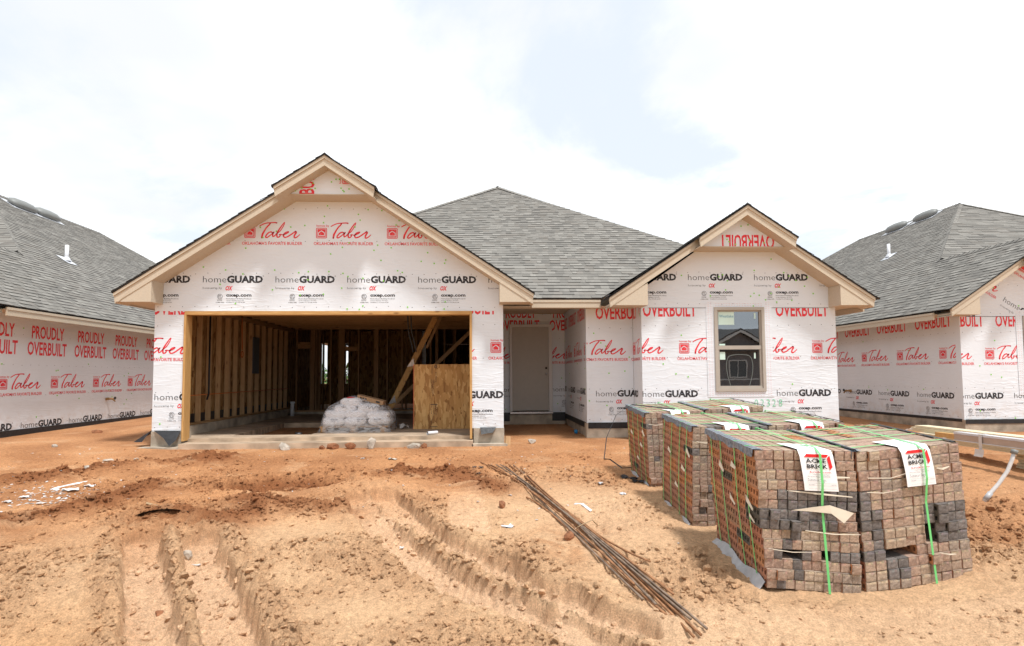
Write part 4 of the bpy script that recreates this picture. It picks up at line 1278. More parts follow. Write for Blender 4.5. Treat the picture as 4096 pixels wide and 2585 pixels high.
    if main:
        yq = 10.2 + .028
        frw = Frame2((0, yq), (1, yq))
        for j_, q_ in enumerate(((4.36, 4.655, 2.42, 2.66), (5.03, 5.06, 2.53, 2.64), (4.365, 4.475, 2.04, 2.07), (4.37, 4.47, 1.78, 1.92), (5.01, 5.04, 1.80, 1.905))):
            stk = MB(); bx(stk, q_[0], q_[1], yq - .002, yq, q_[2], q_[3], 0)
            if j_ == 0:
                stk.tris(frw.arr(txt("Westlake", 4.375, 4.645, 2.555, .05, .005), .003), 1)
            stk.build('sticker', ['sticker', 'stickblue'], w)
        # looped adhesive smear on the lower pane
        sm = MB(); pts = [(4.56, 1.30), (4.51, 1.48), (4.49, 1.68), (4.53, 1.83), (4.66, 1.87), (4.80, 1.87), (4.93, 1.84), (4.98, 1.70), (4.965, 1.50), (4.91, 1.30)]
        sm.tris(frw.arr(stroke(pts, [.012] * len(pts)), .0015), 0); sm.build('glue_smear', ['glue'], w)
        sp = MB(); frg = Frame2((0, 10.2), (1, 10.2))
        for d, x in (('0', 4.98), ('2', 5.09), ('3', 5.2), ('2', 5.31), ('8', 5.43)):
            sp.tris(frg.arr(txt(d, x, x + .065, .92, .13, -.015), .006), 0)
        sp.build('spray_mark', ['spray'], root)
    return root, roof, Pt, X, sx


H0, roof0, PtM, XM, _ = house(0, 0, 0, False, 'unfinished house with open two car garage and recessed beige front door', True)
HL, roofL, PtL, XL, _ = house(-15.285, .6, -.06, False, 'neighbouring house at the left edge, its wrapped wall printed PROUDLY OVERBUILT', False, -.65,
                              rows=dict(side=[('hg', 1.115, .625, 1.265), ('tb', 1.83, 1.25, 1.262), ('ov', 1.2, 2.035, 1.27), ('pr', 1.2, 2.36, 1.27)], scale=1.04, caps=60))
HR, roofR, PtR, XR, _ = house(16.455, 1.1, -.05, True, 'neighbouring house at the right edge with two turtle vents and lumber before it', False, 0,
                              rows=dict(side=[('hg', 12.75 - 12.745 + 16.555, 1.03, 1.255), ('tb', 16.555 - .57, 1.755, 1.255), ('ov', 16.555 + .03, 2.55, 1.253)],
                                        B=[('hg', -.155, 1.035, 1.25), ('tb', .52, 1.725, 1.25), ('ov', .77, 2.525, 1.25)], BU=[('hg', .95, 3.05, 1.3, -32), ('tb', 1.25, 3.62, 1.3, -32)], caps=20))

# ------------------------------------------------------------------ roof vents, pipes, hose bibs
def turtle_vent(parent, c, along, up_n):
    """low domed vent lying on a slope; along = long axis"""
    v, f = ICO2
    a = Vector(along).normalized(); n = Vector(up_n).normalized(); b = n.cross(a)
    mb = MB(); pts = []
    for p in v:
        q = Vector((math.copysign(abs(p[0]) ** .6, p[0]) * .50, math.copysign(abs(p[1]) ** .7, p[1]) * .23, max(p[2], -.2) * .16 + .07))
        pts.append(Vector(c) + a * q.x + b * q.y + n * q.z)
    mb.add(pts, f.tolist(), 0)
    o = mb.build('roof_vent', ['grey_plastic'], parent, True)
    ms = MB()
    pl = [Vector(c) + a * x + b * y + n * .018 for x, y in ((-.53, -.28), (.53, -.28), (.53, .28), (-.53, .28))]
    ms.prism(pl, -n * .004); ms.build('vent_flange', ['foil'], o)


def stack_pipe(parent, c, n, h=.42):
    mb = MB(); c = Vector(c)
    mb.tube([c - Vector((0, 0, .1)), c + Vector((0, 0, h))], .045, 12)
    o = mb.build('vent_pipe', ['pvc'], parent, True)
    fl = MB(); n = Vector(n).normalized(); a = n.cross(Vector((0, 1, 0))).normalized(); b = n.cross(a)
    fl.prism([c + a * x + b * y + n * .022 for x, y in ((-.2, -.17), (.2, -.17), (.2, .17), (-.2, .17))], -n * .004)
    fl.tube([c, c + Vector((0, 0, .10))], [.11, .055], 12)
    fl.build('pipe_flashing', ['foil'], o)


def on_right_slope(ox, oy, dz, mirror, px_, py_):
    """where the sight line through a surveyed point meets the house's right-hand slope"""
    s = -1 if mirror else 1
    d = ray(px_, py_)
    # z = 2.93 + S1*(7.12 - xl) + dz ; xl = s*(X-ox)
    t = (2.87 + dz + SR * 7.07 + SR * s * ox - 1.5) / (d.z + SR * s * d.x)
    return EYE + d * t


for (par, o, pts, pipe) in ((HL, (-15.285, .6, -.06, False), ((84, 832), (184, 868)), (266, 1044)), (HR, (16.455, 1.1, -.05, True), ((3589, 917), (3706, 871)), (3556, 1029))):
    s = -1 if o[3] else 1
    n = Vector((SR * s, 0, 1))
    for p in pts:
        turtle_vent(par, on_right_slope(*o, *p), (0, 1, 0), n)
    stack_pipe(par, on_right_slope(*o, *pipe), n)
stack_pipe(H0, Vector((5.15, 17.2, 2.87 + SR * (7.07 - 5.15))), (S1, 0, 1), .55)


def hose_bib(parent, p, dirx):
    mb = MB(); p = Vector(p); d = Vector((dirx, 0, 0))
    mb.box(-.035, .035, -.035, .035, -.03, .03, 0, T=Matrix.Translation(p))
    mb.tube([p, p + d * .16], .024, 10); mb.tube([p + d * .13, p + d * .2 + Vector((0, 0, -.06))], .016, 8)
    o = mb.build('hose_bib', ['brass'], parent, True)
    h = MB(); c = p + d * .19 + Vector((0, 0, .015)); h.tube([c - d * .006, c + d * .012], .035, 8); h.build('tap_wheel', ['blackpipe'], o)


hose_bib(HL, (-8.73, 13.72, 1.03), 1); hose_bib(HR, (9.9, 14.86, 1.06), -1)

# ------------------------------------------------------------------ garage and front door of the main house
def part(name, mat, boxes, parent=H0, smooth=False):
    mb = MB()
    for b in boxes:
        mb.box(*b)
    return mb.build(name, [mat], parent, smooth)


GX0, GX1 = -5.46, .26
part('garage_slab', 'slab', [(-5.05, -.14, 9.80, 10.12, .0, .40), (-5.30, .10, 10.12, 10.62, .0, .46), (-5.30, -4.5, 10.62, 19.3, .0, .46), (-4.5, -3.1, 13.3, 19.3, .0, .46), (-3.1, .10, 10.62, 19.3, .0, .46), (-2.0, 6.3, 19.3, 27.9, .0, .46), (.10, 6.3, 13.8, 19.3, 0, .46)])
part('slab_pit', 'redstone', [(-4.5, -3.1, 10.62, 13.3, .0, .33)])
part('door_header', 'lumber_x', [(-5.09, -.155, 9.975, 10.16, 2.590, 2.652)])
part('door_jamb', 'lumber', [(-5.092, -5.055, 9.965, 10.17, .43, 2.589)]); part('door_jamb', 'lumber', [(-.196, -.157, 9.965, 10.17, .42, 2.589)])
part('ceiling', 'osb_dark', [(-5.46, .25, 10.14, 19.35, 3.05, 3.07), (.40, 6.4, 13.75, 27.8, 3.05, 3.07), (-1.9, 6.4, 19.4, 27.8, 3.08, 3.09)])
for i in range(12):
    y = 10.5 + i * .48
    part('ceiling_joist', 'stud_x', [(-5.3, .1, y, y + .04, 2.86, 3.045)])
for b_ in ((-5.47, -5.305, 10.3, 16.4, .40, .628), (.105, .25, 10.3, 13.5, .40, .628), (-5.3, .1, 16.42, 16.55, .40, .53)):
    part('wall_stem', 'concrete', [b_])
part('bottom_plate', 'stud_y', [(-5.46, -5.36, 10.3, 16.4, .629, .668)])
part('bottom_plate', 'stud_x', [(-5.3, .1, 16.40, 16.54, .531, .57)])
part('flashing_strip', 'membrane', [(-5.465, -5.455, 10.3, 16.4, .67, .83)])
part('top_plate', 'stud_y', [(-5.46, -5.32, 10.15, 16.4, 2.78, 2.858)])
y = 10.34; k = 0
while y < 16.3:
    part('stud', 'stud', [(-5.452, -5.362, y, y + .04, .669, 2.779)])
    if k in (5, 8): part('stud', 'stud', [(-5.452, -5.362, y + .045, y + .085, .669, 2.779)])
    y += .405; k += 1
for y in (10.5, 11.3, 12.1, 12.9):
    part('stud', 'stud', [(.112, .245, y, y + .04, .63, 2.86)])
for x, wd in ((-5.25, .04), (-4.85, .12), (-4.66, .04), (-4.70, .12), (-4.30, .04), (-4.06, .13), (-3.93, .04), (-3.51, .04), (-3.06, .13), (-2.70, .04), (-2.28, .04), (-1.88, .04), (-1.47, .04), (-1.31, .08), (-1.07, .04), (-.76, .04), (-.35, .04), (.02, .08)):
    part('stud', 'stud_shaded', [(x, x + wd, 16.405, 16.535, .571, 2.86)])
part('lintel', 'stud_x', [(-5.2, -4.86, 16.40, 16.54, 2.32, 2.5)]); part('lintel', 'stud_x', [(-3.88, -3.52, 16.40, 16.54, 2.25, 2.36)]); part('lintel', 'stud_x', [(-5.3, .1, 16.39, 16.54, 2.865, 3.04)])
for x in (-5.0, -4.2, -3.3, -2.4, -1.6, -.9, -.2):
    part('stud', 'stud_shaded', [(x, x + .04, 18.2, 18.29, .461, 3.04)])
part('electrical_panel', 'panelgrey', [(-5.42, -5.345, 13.60, 13.97, 1.60, 2.46)])
c = MB(); c.tube([(-5.30, 11.36, 2.85), (-5.30, 11.36, 1.2), (-5.33, 11.36, 1.08)], .018, 8); c.build('conduit', ['blackpipe'], H0, True)
c = MB(); c.tube([(-5.30, 12.84, 2.85), (-5.30, 12.85, 2.5), (-5.28, 12.83, 2.12)], .012, 6); c.tube([(-5.28, 12.83 + .05 * math.sin(t), 2.02 + .07 * math.cos(t)) for t in np.linspace(0, 12, 30)], .012, 6)
c.build('cable', ['wire'], H0, True)
c = MB(); c.tube([(-5.33, 10.35, 1.18), (-5.33, 16.0, 1.2)], .009, 6); c.build('cable', ['wire'], H0, True)
c = MB(); c.tube([(-5.10, 15.7, .46), (-5.10, 15.7, .80)], .05, 12); c.tube([(-5.10, 15.7, .80), (-5.10, 15.7, .85)], .065, 12); c.build('drain_pipe', ['pvc'], H0, True)
c = MB()
for x in (-1.62, -1.55):
    c.tube([(x, 12.6, 3.0), (x + .02, 12.62, 2.5), (x + .09, 12.7, 2.18), (x + .11, 12.75, 2.05)], .016, 6)
c.build('cable', ['panelgrey'], H0, True)
# pull-down attic ladder
lad = thing('attic_ladder', 'folding wooden attic ladder slanting down inside the garage', 'ladder', (-2.15, 14.1, .73))
A, B = Vector((-2.10, 13.3, .80)), Vector((-.98, 13.15, 3.0))
dv = (B - A).normalized(); sd = Vector((-.10, 1, .05)).normalized(); sd = (sd - dv * sd.dot(dv)).normalized(); nn = sd.cross(dv)
for k_ in (-.24, .24):
    m_ = MB(); o_ = sd * k_
    m_.prism([A + o_ - nn * .06, A + o_ + nn * .06, B + o_ + nn * .06, B + o_ - nn * .06], sd * .028); m_.build('rail', ['lumber'], lad)
for i in range(9):
    t = .06 + i * .108; p = A.lerp(B, t); m_ = MB(); m_.prism([p - sd * .24 + Vector((-.03, .05, 0)), p + sd * .24 + Vector((-.03, .05, 0)), p + sd * .24 + Vector((.06, -.06, 0)), p - sd * .24 + Vector((.06, -.06, 0))], (0, 0, .022)); m_.build('step', ['stud'], lad)
for t in (.08, .46):
    m_ = MB(); p = A.lerp(B, t) - sd * .255
    m_.prism([p - nn * .07 - dv * .1, p + nn * .07, p - nn * .03 + dv * .14], -sd * .006); m_.build('hinge', ['steel'], lad)
    p = A.lerp(B, t) + sd * .28
    m_ = MB(); m_.prism([p - nn * .07 - dv * .1, p + nn * .07, p - nn * .03 + dv * .14], sd * .006); m_.build('hinge', ['steel'], lad)
m_ = MB(); A2, B2 = A + nn * .13 + dv * 1.6, B + nn * .10; m_.prism([A2 - nn * .03, A2 + nn * .03, B2 + nn * .03, B2 - nn * .03], sd * .04); m_.build('upper_rail', ['stud'], lad)
br = MB(); A2, B2 = Vector((-2.35, 13.9, .60)), Vector((-.15, 14.4, 2.75)); d2 = (B2 - A2).normalized(); n2 = d2.cross(Vector((0, 1, 0))).normalized()
br.prism([A2 - n2 * .045, A2 + n2 * .045, B2 + n2 * .045, B2 - n2 * .045], (0, .04, 0)); tag(br.build('wood_brace', ['stud'], None, origin=(-2.3, 14, .46)), 'long slanting timber brace behind the attic ladder', 'timber')

# front door
dm = MB()
for b in ((.685, .742, 13.50, 13.62, .66, 2.735), (1.615, 1.70, 13.50, 13.62, .66, 2.735), (.742, 1.615, 13.50, 13.62, 2.677, 2.735)):
    dm.box(*b)
fd = dm.build('door_frame', ['jamb'], H0)
dd = part('front_door', 'door', [(.746, 1.611, 13.535, 13.575, .685, 2.673)])
kb = MB(); v, f = ICO2; kb.add([Vector(p) * .03 + Vector((1.555, 13.49, 1.555)) for p in v], f.tolist()); kb.tube([(1.555, 13.535, 1.555), (1.555, 13.50, 1.555)], .02, 10); kb.build('knob', ['steel'], dd, True)
kb = MB(); kb.tube([(1.555, 13.5345, 1.69), (1.555, 13.531, 1.69)], .028, 14); kb.build('lock_hole', ['dark'], dd)
part('door_sill', 'steel', [(.69, 1.70, 13.46, 13.55, .615, .657)])
# loose corners of the black membrane at the garage pillars
fl = MB()
fl.add([(-5.55, 9.97, .615), (-5.10, 9.97, .61), (-5.12, 9.86, .46), (-5.20, 9.80, .37), (-5.33, 9.86, .50)], [(0, 4, 3, 2, 1)]); fl.build('membrane_flap', ['membrane'], H0)
fl = MB(); fl.add([(-5.61, 9.99, .61), (-5.61, 10.25, .60), (-5.90, 10.0, .42), (-5.70, 9.90, .43)], [(0, 1, 2, 3)]); fl.build('membrane_flap', ['membrane'], H0)
fl = MB(); fl.add([(-.02, 9.97, .615), (.26, 9.97, .615), (.20, 9.90, .53), (-.0, 9.88, .50)], [(0, 3, 2, 1)]); fl.build('membrane_flap', ['membrane'], H0)

# ------------------------------------------------------------------ things in the garage
# wrapped pallet of bags
bp = thing('bag_pallet', 'pallet of white bags under clear plastic on the garage floor', 'pallet', (-2.38, 11.3, .46))
pm = MB()
for x in (-3.0, -2.45, -1.9): pm.box(x, x + .09, 10.85, 11.85, .475, .56)
for i in range(6): pm.box(-3.02, -1.76, 10.85 + i * .18, 10.96 + i * .18, .56, .58)
for i in range(3): pm.box(-3.02, -1.76, 10.86 + i * .44, 10.96 + i * .44, .461, .475)
pm.build('pallet', ['stud_x'], bp)
v2, f2 = ICO2


def bag(cx, cy, cz, lx, ly, lz, rot=0, name='bag'):
    mb = MB(); Rz = Matrix.Rotation(rot, 3, 'Z'); pts = []
    for p in v2:
        q = Vector((math.copysign(abs(p[0]) ** .45, p[0]) * lx, math.copysign(abs(p[1]) ** .45, p[1]) * ly, math.copysign(abs(p[2]) ** .7, p[2]) * lz))
        q += Vector((rnd.uniform(-1, 1), rnd.uniform(-1, 1), rnd.uniform(-1, 1))) * .008
        pts.append(Vector((cx, cy, cz)) + Rz @ q)
    mb.add(pts, f2.tolist())
    return mb.build(name, ['bag'], bp, True)


for lay, (n, zz) in enumerate(((3, .655), (3, .79), (2, .91), (1, 1.02))):
    sh = .05 * lay
    for i in range(n):
        for j in range(2):
            bag((-2.80, -2.76, -2.60, -2.48)[lay] + i * (.43, .39, .42, 0)[lay] + rnd.uniform(-.03, .03), 11.10 + j * .42 + .03 * lay, zz - .02 * j + rnd.uniform(-.015, .015), .215, .22, .085, rnd.uniform(-.2, .2))
fm = MB()     # stretched film with a hem gathered at the pallet
prof = [(.465, .70, .55), (.55, .68, .54), (.66, .675, .53), (.76, .65, .515), (.86, .60, .49), (.94, .52, .45), (1.02, .38, .38), (1.09, .27, .30), (1.125, .15, .16), (1.13, .01, .01)]
nn_ = 40; vs = []
for (z, ax, ay) in prof:
    for k in range(nn_):
        t = 2 * math.pi * k / nn_; c, s = math.cos(t), math.sin(t)
        rr = 1 + .03 * math.sin(5 * t + z * 9) + .018 * math.sin(11 * t + 2) + rnd.uniform(-.016, .016)
        vs.append((-2.38 + math.copysign(abs(c) ** .42, c) * ax * rr - .07 * (z - .5) * 0, 11.33 + math.copysign(abs(s) ** .42, s) * ay * rr, z + rnd.uniform(-.012, .012) - (.07 * max(0, c) * (z > 1) * 1)))
fs = [(i * nn_ + k, i * nn_ + (k + 1) % nn_, (i + 1) * nn_ + (k + 1) % nn_, (i + 1) * nn_ + k) for i in range(len(prof) - 1) for k in range(nn_)]
fm.add(vs, fs); fm.build('plastic_film', ['film'], bp, True)
pr = MB(); fr = Frame2((-3, 10.80), (-2, 10.80))
for (u, z, w) in ((.20, .70, .14), (.68, .70, .13), (1.0, .70, .13)):
    pr.tris(fr.arr(txt("MASONRY CEMENT", u, u + w, z, .022, .01, 1), .01), 0); pr.tris(fr.arr(txt("TYPE N", u, u + w * .5, z - .035, .022, .01, 1), .01), 0)
pr.tris(fr.arr(stroke([(.86, .93), (.90, .97), (.92, .91), (.97, .96), (.99, .90), (1.05, .96), (1.10, .92), (1.13, .97)], [.008] * 8), .06), 0)
pr.tris(fr.arr(stroke([(.40, .95), (.45, .97), (.43, .93), (.48, .95), (.50, .92)], [.007] * 5), .06), 0)
pr.build('bag_print', ['tagblack'], bp)
cb = MB(); T = Matrix.Translation((-2.12, 11.15, 1.06)) @ Euler((.05, .24, -.12)).to_matrix().to_4x4()
cb.box(-.26, .26, -.09, .09, -.035, .045, 0, T=T)
fr2 = [T @ Vector(p) for p in ((-.255, -.0915, -.03), (.255, -.0915, -.03))]
tb = thing('cardboard_box', 'long flat brown cardboard box lying on the plastic wrapped bags', 'box', (-2.12, 11.15, 1.02))
cb.build('carton', ['card'], tb)
ck = MB()
for (a, b) in ((-.2, -.17), (-.15, -.12), (-.1, -.07), (.12, .2)):
    ck.poly([T @ Vector(p) for p in ((a, -.0915, -.015), (b, -.0915, -.015), (b, -.0915, .02), (a, -.0915, .02))])
ck.build('carton_print', ['tagblack'], tb)
bk = MB(); bk.add([Vector((math.copysign(abs(p[0]) ** .6, p[0]) * .10, p[1] * .09, p[2] * .07)) + Vector((-2.5, 11.1, 1.06)) for p in v2], f2.tolist())
bk.build('red_tool_bag', ['tagred'], bp, True)['label'] = 'red bundle showing through the film'

# OSB sheet
ob = thing('osb_sheet', 'square sheet of OSB standing upright just inside the garage', 'board', (-.74, 11.45, .46))
T = Matrix.Translation((-.74, 11.45, .462)) @ Matrix.Rotation(-.02, 4, 'X')
m_ = MB(); m_.box(-.605, .64, -.009, .009, 0, 1.285, 0, T=T); m_.build('board', ['osb'], ob)
m_ = MB(); m_.box(-.611, -.6055, -.0095, .0095, 0, 1.286, 0, T=T); m_.build('red_edge', ['tagred'], ob)
m_ = MB()


def sheetprint(arr):   # (x, z) on the sheet's face
    return np.array([[list(T @ Vector((q[0], -.0105, q[1]))) for q in t] for t in arr])


def vtext(s, x, z0, z1, h, bold=.01):
    g = txt(s, 0, z1 - z0, 0, h, bold, 1)
    return np.stack([x - g[..., 1] * -1, z1 - g[..., 0]], -1)


for s, x, z0, z1, h in (("RATED SHEATHING", -.245, 1.10, 1.28, .014), ("SIZED FOR SPACING", -.21, .70, .98, .014), ("EXPOSURE 1 THICKNESS", -.235, .66, .96, .014), ("THIS SIDE DOWN 24/16", -.26, .72, 1.0, .012), ("STRENGTH AXIS", -.165, .95, 1.06, .012),
                        ("PANEL SPACE 1/8 IN", -.16, .27, .47, .014), ("MILL 425 7/16 CAT", -.185, .28, .47, .014), ("NAIL EDGE 6 IN", -.21, .30, .47, .014), ("PS 2-18", -.255, .30, .46, .014), ("STUDS", -.255, .10, .19, .014)):
    m_.tris(sheetprint(vtext(s, x, z0, z1, h)), 0)
for (a, b, c, d_) in ((-.27, -.13, .478, .492), (-.27, -.13, .038, .05), (-.165, -.160, .94, 1.12), (-.222, -.218, .18, .30)):
    m_.tris(sheetprint(rect(a, b, c, d_)), 0)
m_.tris(sheetprint(fan([(-.172, .945), (-.1625, .92), (-.153, .945)])), 0); m_.tris(sheetprint(fan([(-.172, 1.115), (-.153, 1.115), (-.1625, 1.14)])), 0)
m_.tris(sheetprint(ring(-.168, 1.24, .022, .032)), 0); m_.tris(sheetprint(txt("APA", -.184, -.152, 1.233, .014, .01, 1)), 0)
m_.build('stamp', ['tagblack'], ob)
# tube, can, rags, bits of paper in the garage
m_ = MB(); m_.tube([(-.96, 10.30, .492), (-.80, 10.44, .492)], .03, 16, cap=False); m_.tube([(-.80, 10.44, .492), (-.955, 10.305, .492)], .026, 16, cap=False)
o_ = m_.build('cardboard_tube', ['pvc'], None, True, origin=(-.88, 10.37, .46)); tag(o_, 'short white tube lying on the slab before the OSB sheet', 'tube')


def scrap(name, label, cat, c, size, mat='litter', group=None, seed=0, flat=.25, th=.002):
    """crumpled piece of sheet"""
    r = random.Random(seed); n = 6; mb = MB(); vs = []
    for i in range(n):
        for j in range(n):
            u, w = i / (n - 1) - .5, j / (n - 1) - .5
            e = 1 + r.uniform(-.25, .25)
            vs.append(Vector((c[0] + u * size[0] * e, c[1] + w * size[1] * e, c[2] + r.uniform(0, 1) * flat * min(size) + .004)))
    f = [(i * n + j, (i + 1) * n + j, (i + 1) * n + j + 1, i * n + j + 1) for i in range(n - 1) for j in range(n - 1)]
    mb.add(vs, f); k = len(vs); mb.add([p - Vector((0, 0, th)) for p in vs], [tuple(reversed(q)) for q in f])
    o = mb.build(name, [mat], None, False, origin=c)
    return tag(o, label, cat, group)


scrap('plastic_scrap', 'white plastic scrap beside the OSB sheet on the floor', 'litter', (-1.55, 11.6, .462), (.18, .2), seed=4, flat=.6)
scrap('paper_scrap', 'small white paper scrap in the slab pit, nearest the jamb', 'litter', (-4.0, 10.85, .333), (.09, .07), seed=5, flat=.6)
scrap('paper_scrap', 'white scrap in the slab pit beside the wrapped pallet', 'litter', (-3.3, 10.8, .333), (.1, .06), seed=6, flat=.5)
scrap('torn_paper', 'brown torn paper in the slab pit before the pallet', 'litter', (-3.25, 11.4, .333), (.25, .16), 'card', seed=8, flat=.4)
m_ = MB(); m_.tube([(-3.75, 11.75, .365), (-3.62, 11.75, .365)], .033, 14); o_ = m_.build('drink_can', ['steel'], None, True, origin=(-3.7, 11.75, .333)); tag(o_, 'silver drink can lying in the slab pit', 'can')


def rock(name, label, cat, c, s, mat='stone', group=None, seed=0, sq=.7):
    r = np.random.RandomState(seed); v, f = ICO2; d = np.ones(len(v))
    for _ in range(10):
        n = r.normal(size=3); n /= np.linalg.norm(n); h = r.uniform(.45, .85); p = v @ n
        d = np.where(p * d > h, d * h / np.maximum(p * d, 1e-6), d)
    q = v * d[:, None] * np.array([s[0], s[1], s[2]]) + r.normal(0, .02 * min(s), v.shape)
    mb = MB(); mb.add((q + np.array([c[0], c[1], c[2] + s[2] * .45])).tolist(), f.tolist())
    o = mb.build(name, [mat], None, False, origin=c)
    return tag(o, label, cat, group)


def gz(px_, py_, up=0.0):
    x, y = G(px_, py_); return (x, y, T1(x, y) + up)


GR = 'broken concrete and stones on the yard'
for i, (p, s, lab, mat) in enumerate((
        ((2130, 1772), (.10, .07, .07), 'pale concrete lump between the wooden stake and the porch', 'stone'),
        ((1484, 1786), (.085, .06, .13), 'tall grey concrete lump against the middle of the slab lip', 'stone'),
        ((1135, 1786), (.10, .06, .08), 'grey concrete lump against the slab lip below the pit', 'stone'),
        ((1660, 1784), (.12, .06, .07), 'wide pale concrete lump against the slab lip below the OSB sheet', 'stone'),
        ((1695, 1772), (.05, .045, .06), 'brown clod perched above the wide concrete lump at the slab', 'redstone'),
        ((1400, 1786), (.09, .07, .06), 'red clod just to one side of the tall concrete lump', 'redstone'),
        ((1330, 1788), (.10, .06, .08), 'big red clod at the slab lip below the bag pallet', 'redstone'),
        ((1290, 1790), (.05, .05, .04), 'small red clod left of the big clod at the slab lip', 'redstone'),
        ((218, 1810), (.06, .045, .04), 'squarish pale stone on the orange soil below the tap', 'stone'),
        ((432, 1850), (.10, .05, .03), 'flat grey stone lying in red soil left of the garage', 'stone'),
        ((352, 1888), (.09, .06, .035), 'grey flat stone nearest the white plastic strips', 'stone'),
        ((545, 1843), (.04, .035, .03), 'small grey stone beyond the ruts before the left pillar', 'stone'),
        ((385, 1742), (.12, .07, .05), 'brown flat stone nearest the neighbouring wall', 'redstone'),
        ((2007, 2035), (.055, .05, .05), 'round brown clod beside the rebar rods', 'redstone'),
        ((740, 2180), (.06, .05, .06), 'grey stone at the head of the right hand deep rut', 'stone'),
        ((640, 2390), (.04, .035, .035), 'small clod on the floor of the deep rut', 'redstone'),
        ((2270, 2160), (.06, .05, .05), 'brown clod half under the rebar rods', 'redstone'))):
    c_ = gz(*p)
    if c_[1] > 9.7 and p[0] < 1900 and p[0] > 1000:      # those lying against the slab lip
        c_ = (c_[0] * 9.7 / c_[1], 9.7, T1(c_[0] * 9.7 / c_[1], 9.7)); s = tuple(q_ * 1.2 for q_ in s)
    rock('stone' if mat == 'stone' else 'clod', lab, 'stone' if mat == 'stone' else 'clod', c_, s, mat, GR, 40 + i)

# wooden stake
x, y, z = gz(2030, 1782); m_ = MB(); T = Matrix.Translation((x, y, z)) @ Euler((-.1, .1, .35)).to_matrix().to_4x4()
m_.box(-.045, .045, -.02, .02, -.08, .155, 0, T=T); tag(m_.build('wooden_stake', ['stud'], None, origin=(x, y, z)), 'short brown wooden stake driven in beside the garage pillar', 'stake')
# blue cap and other small things
x, y, z = G(2304, 1728)[0], G(2304, 1728)[1], .37
m_ = MB(); m_.tube([(x, y, z - .02), (x, y, z + .05)], .035, 14); tag(m_.build('pipe_cap', ['bluecap'], None, True, origin=(x, y, z)), 'small blue plastic pipe cap standing below the recessed wall', 'cap')


def strip(name, label, cat, pts, w, mat, wd=(0, 0, 1), th=.003, group=None, up=.01):
    P = []
    for p in pts:
        x, y = G(*p[:2]); P.append(Vector((x, y, T1(x, y) + up + (p[2] if len(p) > 2 else 0))))
    m = MB(); m.ribbon(P, w, wd, 0, th)
    return tag(m.build(name, [mat], None, origin=P[0]), label, cat, group)


strip('plastic_strip', 'white plastic strip lying on sand beside the rebar', 'strip', [(2298, 2018), (2330, 2038), (2365, 2055)], .03, 'pvc', (.6, .6, .3))
strip('plastic_strip', 'long white plastic strip on orange soil in the left yard', 'strip', [(205, 1962), (280, 1945), (345, 1932)], .05, 'pvc', (.1, 1, .3))
strip('plastic_strip', 'short white strip at the near end of the long one', 'strip', [(205, 1955), (235, 1966)], .04, 'pvc', (.1, 1, .3))
strip('dry_stick', 'thin pale stick on the soil beyond the twin ruts', 'stick', [(586, 2034), (640, 2034), (682, 2040)], .018, 'twig', (0, .5, 1), .01)
LT = 'pale litter scattered on the soil'
for i, (p, s, lab, mat) in enumerate((
        ((280, 1968), (.26, .16), 'crumpled white plaster scrap below the long white strip', 'litter'), ((360, 1955), (.2, .14), 'white scrap at the far end of the litter patch', 'litter'),
        ((100, 1990), (.14, .1), 'small white scrap in the left litter patch', 'litter'), ((30, 2012), (.12, .1), 'white scrap at the left edge of the photo', 'litter'),
        ((140, 2018), (.3, .07), 'long thin white scrap nearest the camera in the litter patch', 'litter'), ((245, 2005), (.1, .08), 'white crumb between the larger plaster scraps', 'litter'),
        ((2406, 1940), (.12, .1), 'clear plastic scrap on sand, the farther of two near the brick packs', 'skirt'), ((2492, 1990), (.1, .1), 'clear crumpled plastic on sand, the nearer of two near the brick packs', 'foil'),
        ((2030, 2105), (.16, .12), 'clear plastic wisp between the ruts and the rebar', 'foil'), ((1607, 2160), (.06, .09), 'white plastic bit stuck in the middle rut wall', 'litter'),
        ((1868, 2366), (.10, .08), 'pinkish white plastic wisp on the smooth rut floor', 'litter'), ((785, 2200), (.12, .06), 'grey white plastic piece at the head of the deep rut', 'litter'),
        ((300, 2565), (.09, .08), 'white speckled scrap in the near left hollow', 'litter'), ((1450, 1836), (.10, .06), 'white paper scrap on red soil before the slab', 'litter'),
        ((1570, 1840), (.2, .14), 'patch of pale crushed chalk on red soil before the slab', 'stone'), ((1020, 1781), (.06, .05), 'white scrap close to the slab lip', 'litter'),
        ((2715, 2203), (.025, .025), 'tiny white flake on the sand beside the packs', 'litter'), ((4040, 2040), (.09, .07), 'grey white scrap on soil under the plastic pipe', 'litter'), ((3945, 2172), (.12, .05), 'pale wood chip on the orange soil at the right', 'twig'))):
    scrap('litter_scrap', lab, 'litter', gz(*p), (s[0] * .62, s[1] * .62), mat, LT, 60 + i, .3)
m = MB(); r_ = random.Random(31)
for i in range(420):
    if i < 230:
        q = G(r_.gauss(210, 120), r_.gauss(1985, 22))
    else:
        q = (r_.uniform(-7, 3), r_.uniform(5.5, 9.6))
    z_ = T1(*q) + .004; w_ = r_.uniform(.005, .022) * (1.5 if i < 60 else 1); a_ = r_.uniform(0, 6.28)
    u = Vector((math.cos(a_), math.sin(a_), r_.uniform(-.3, .3))) * w_; v_ = Vector((-math.sin(a_), math.cos(a_), r_.uniform(-.3, .5))) * w_ * r_.uniform(.3, .9)
    c_ = Vector((q[0], q[1], z_ + .004)); m.prism([c_ - u, c_ - v_, c_ + u * .8, c_ + v_], (0, 0, -.003))
tag(m.build('litter_flakes', ['litter'], None), 'fine white flakes of plaster and paper trodden into the soil', 'litter', kind='stuff')
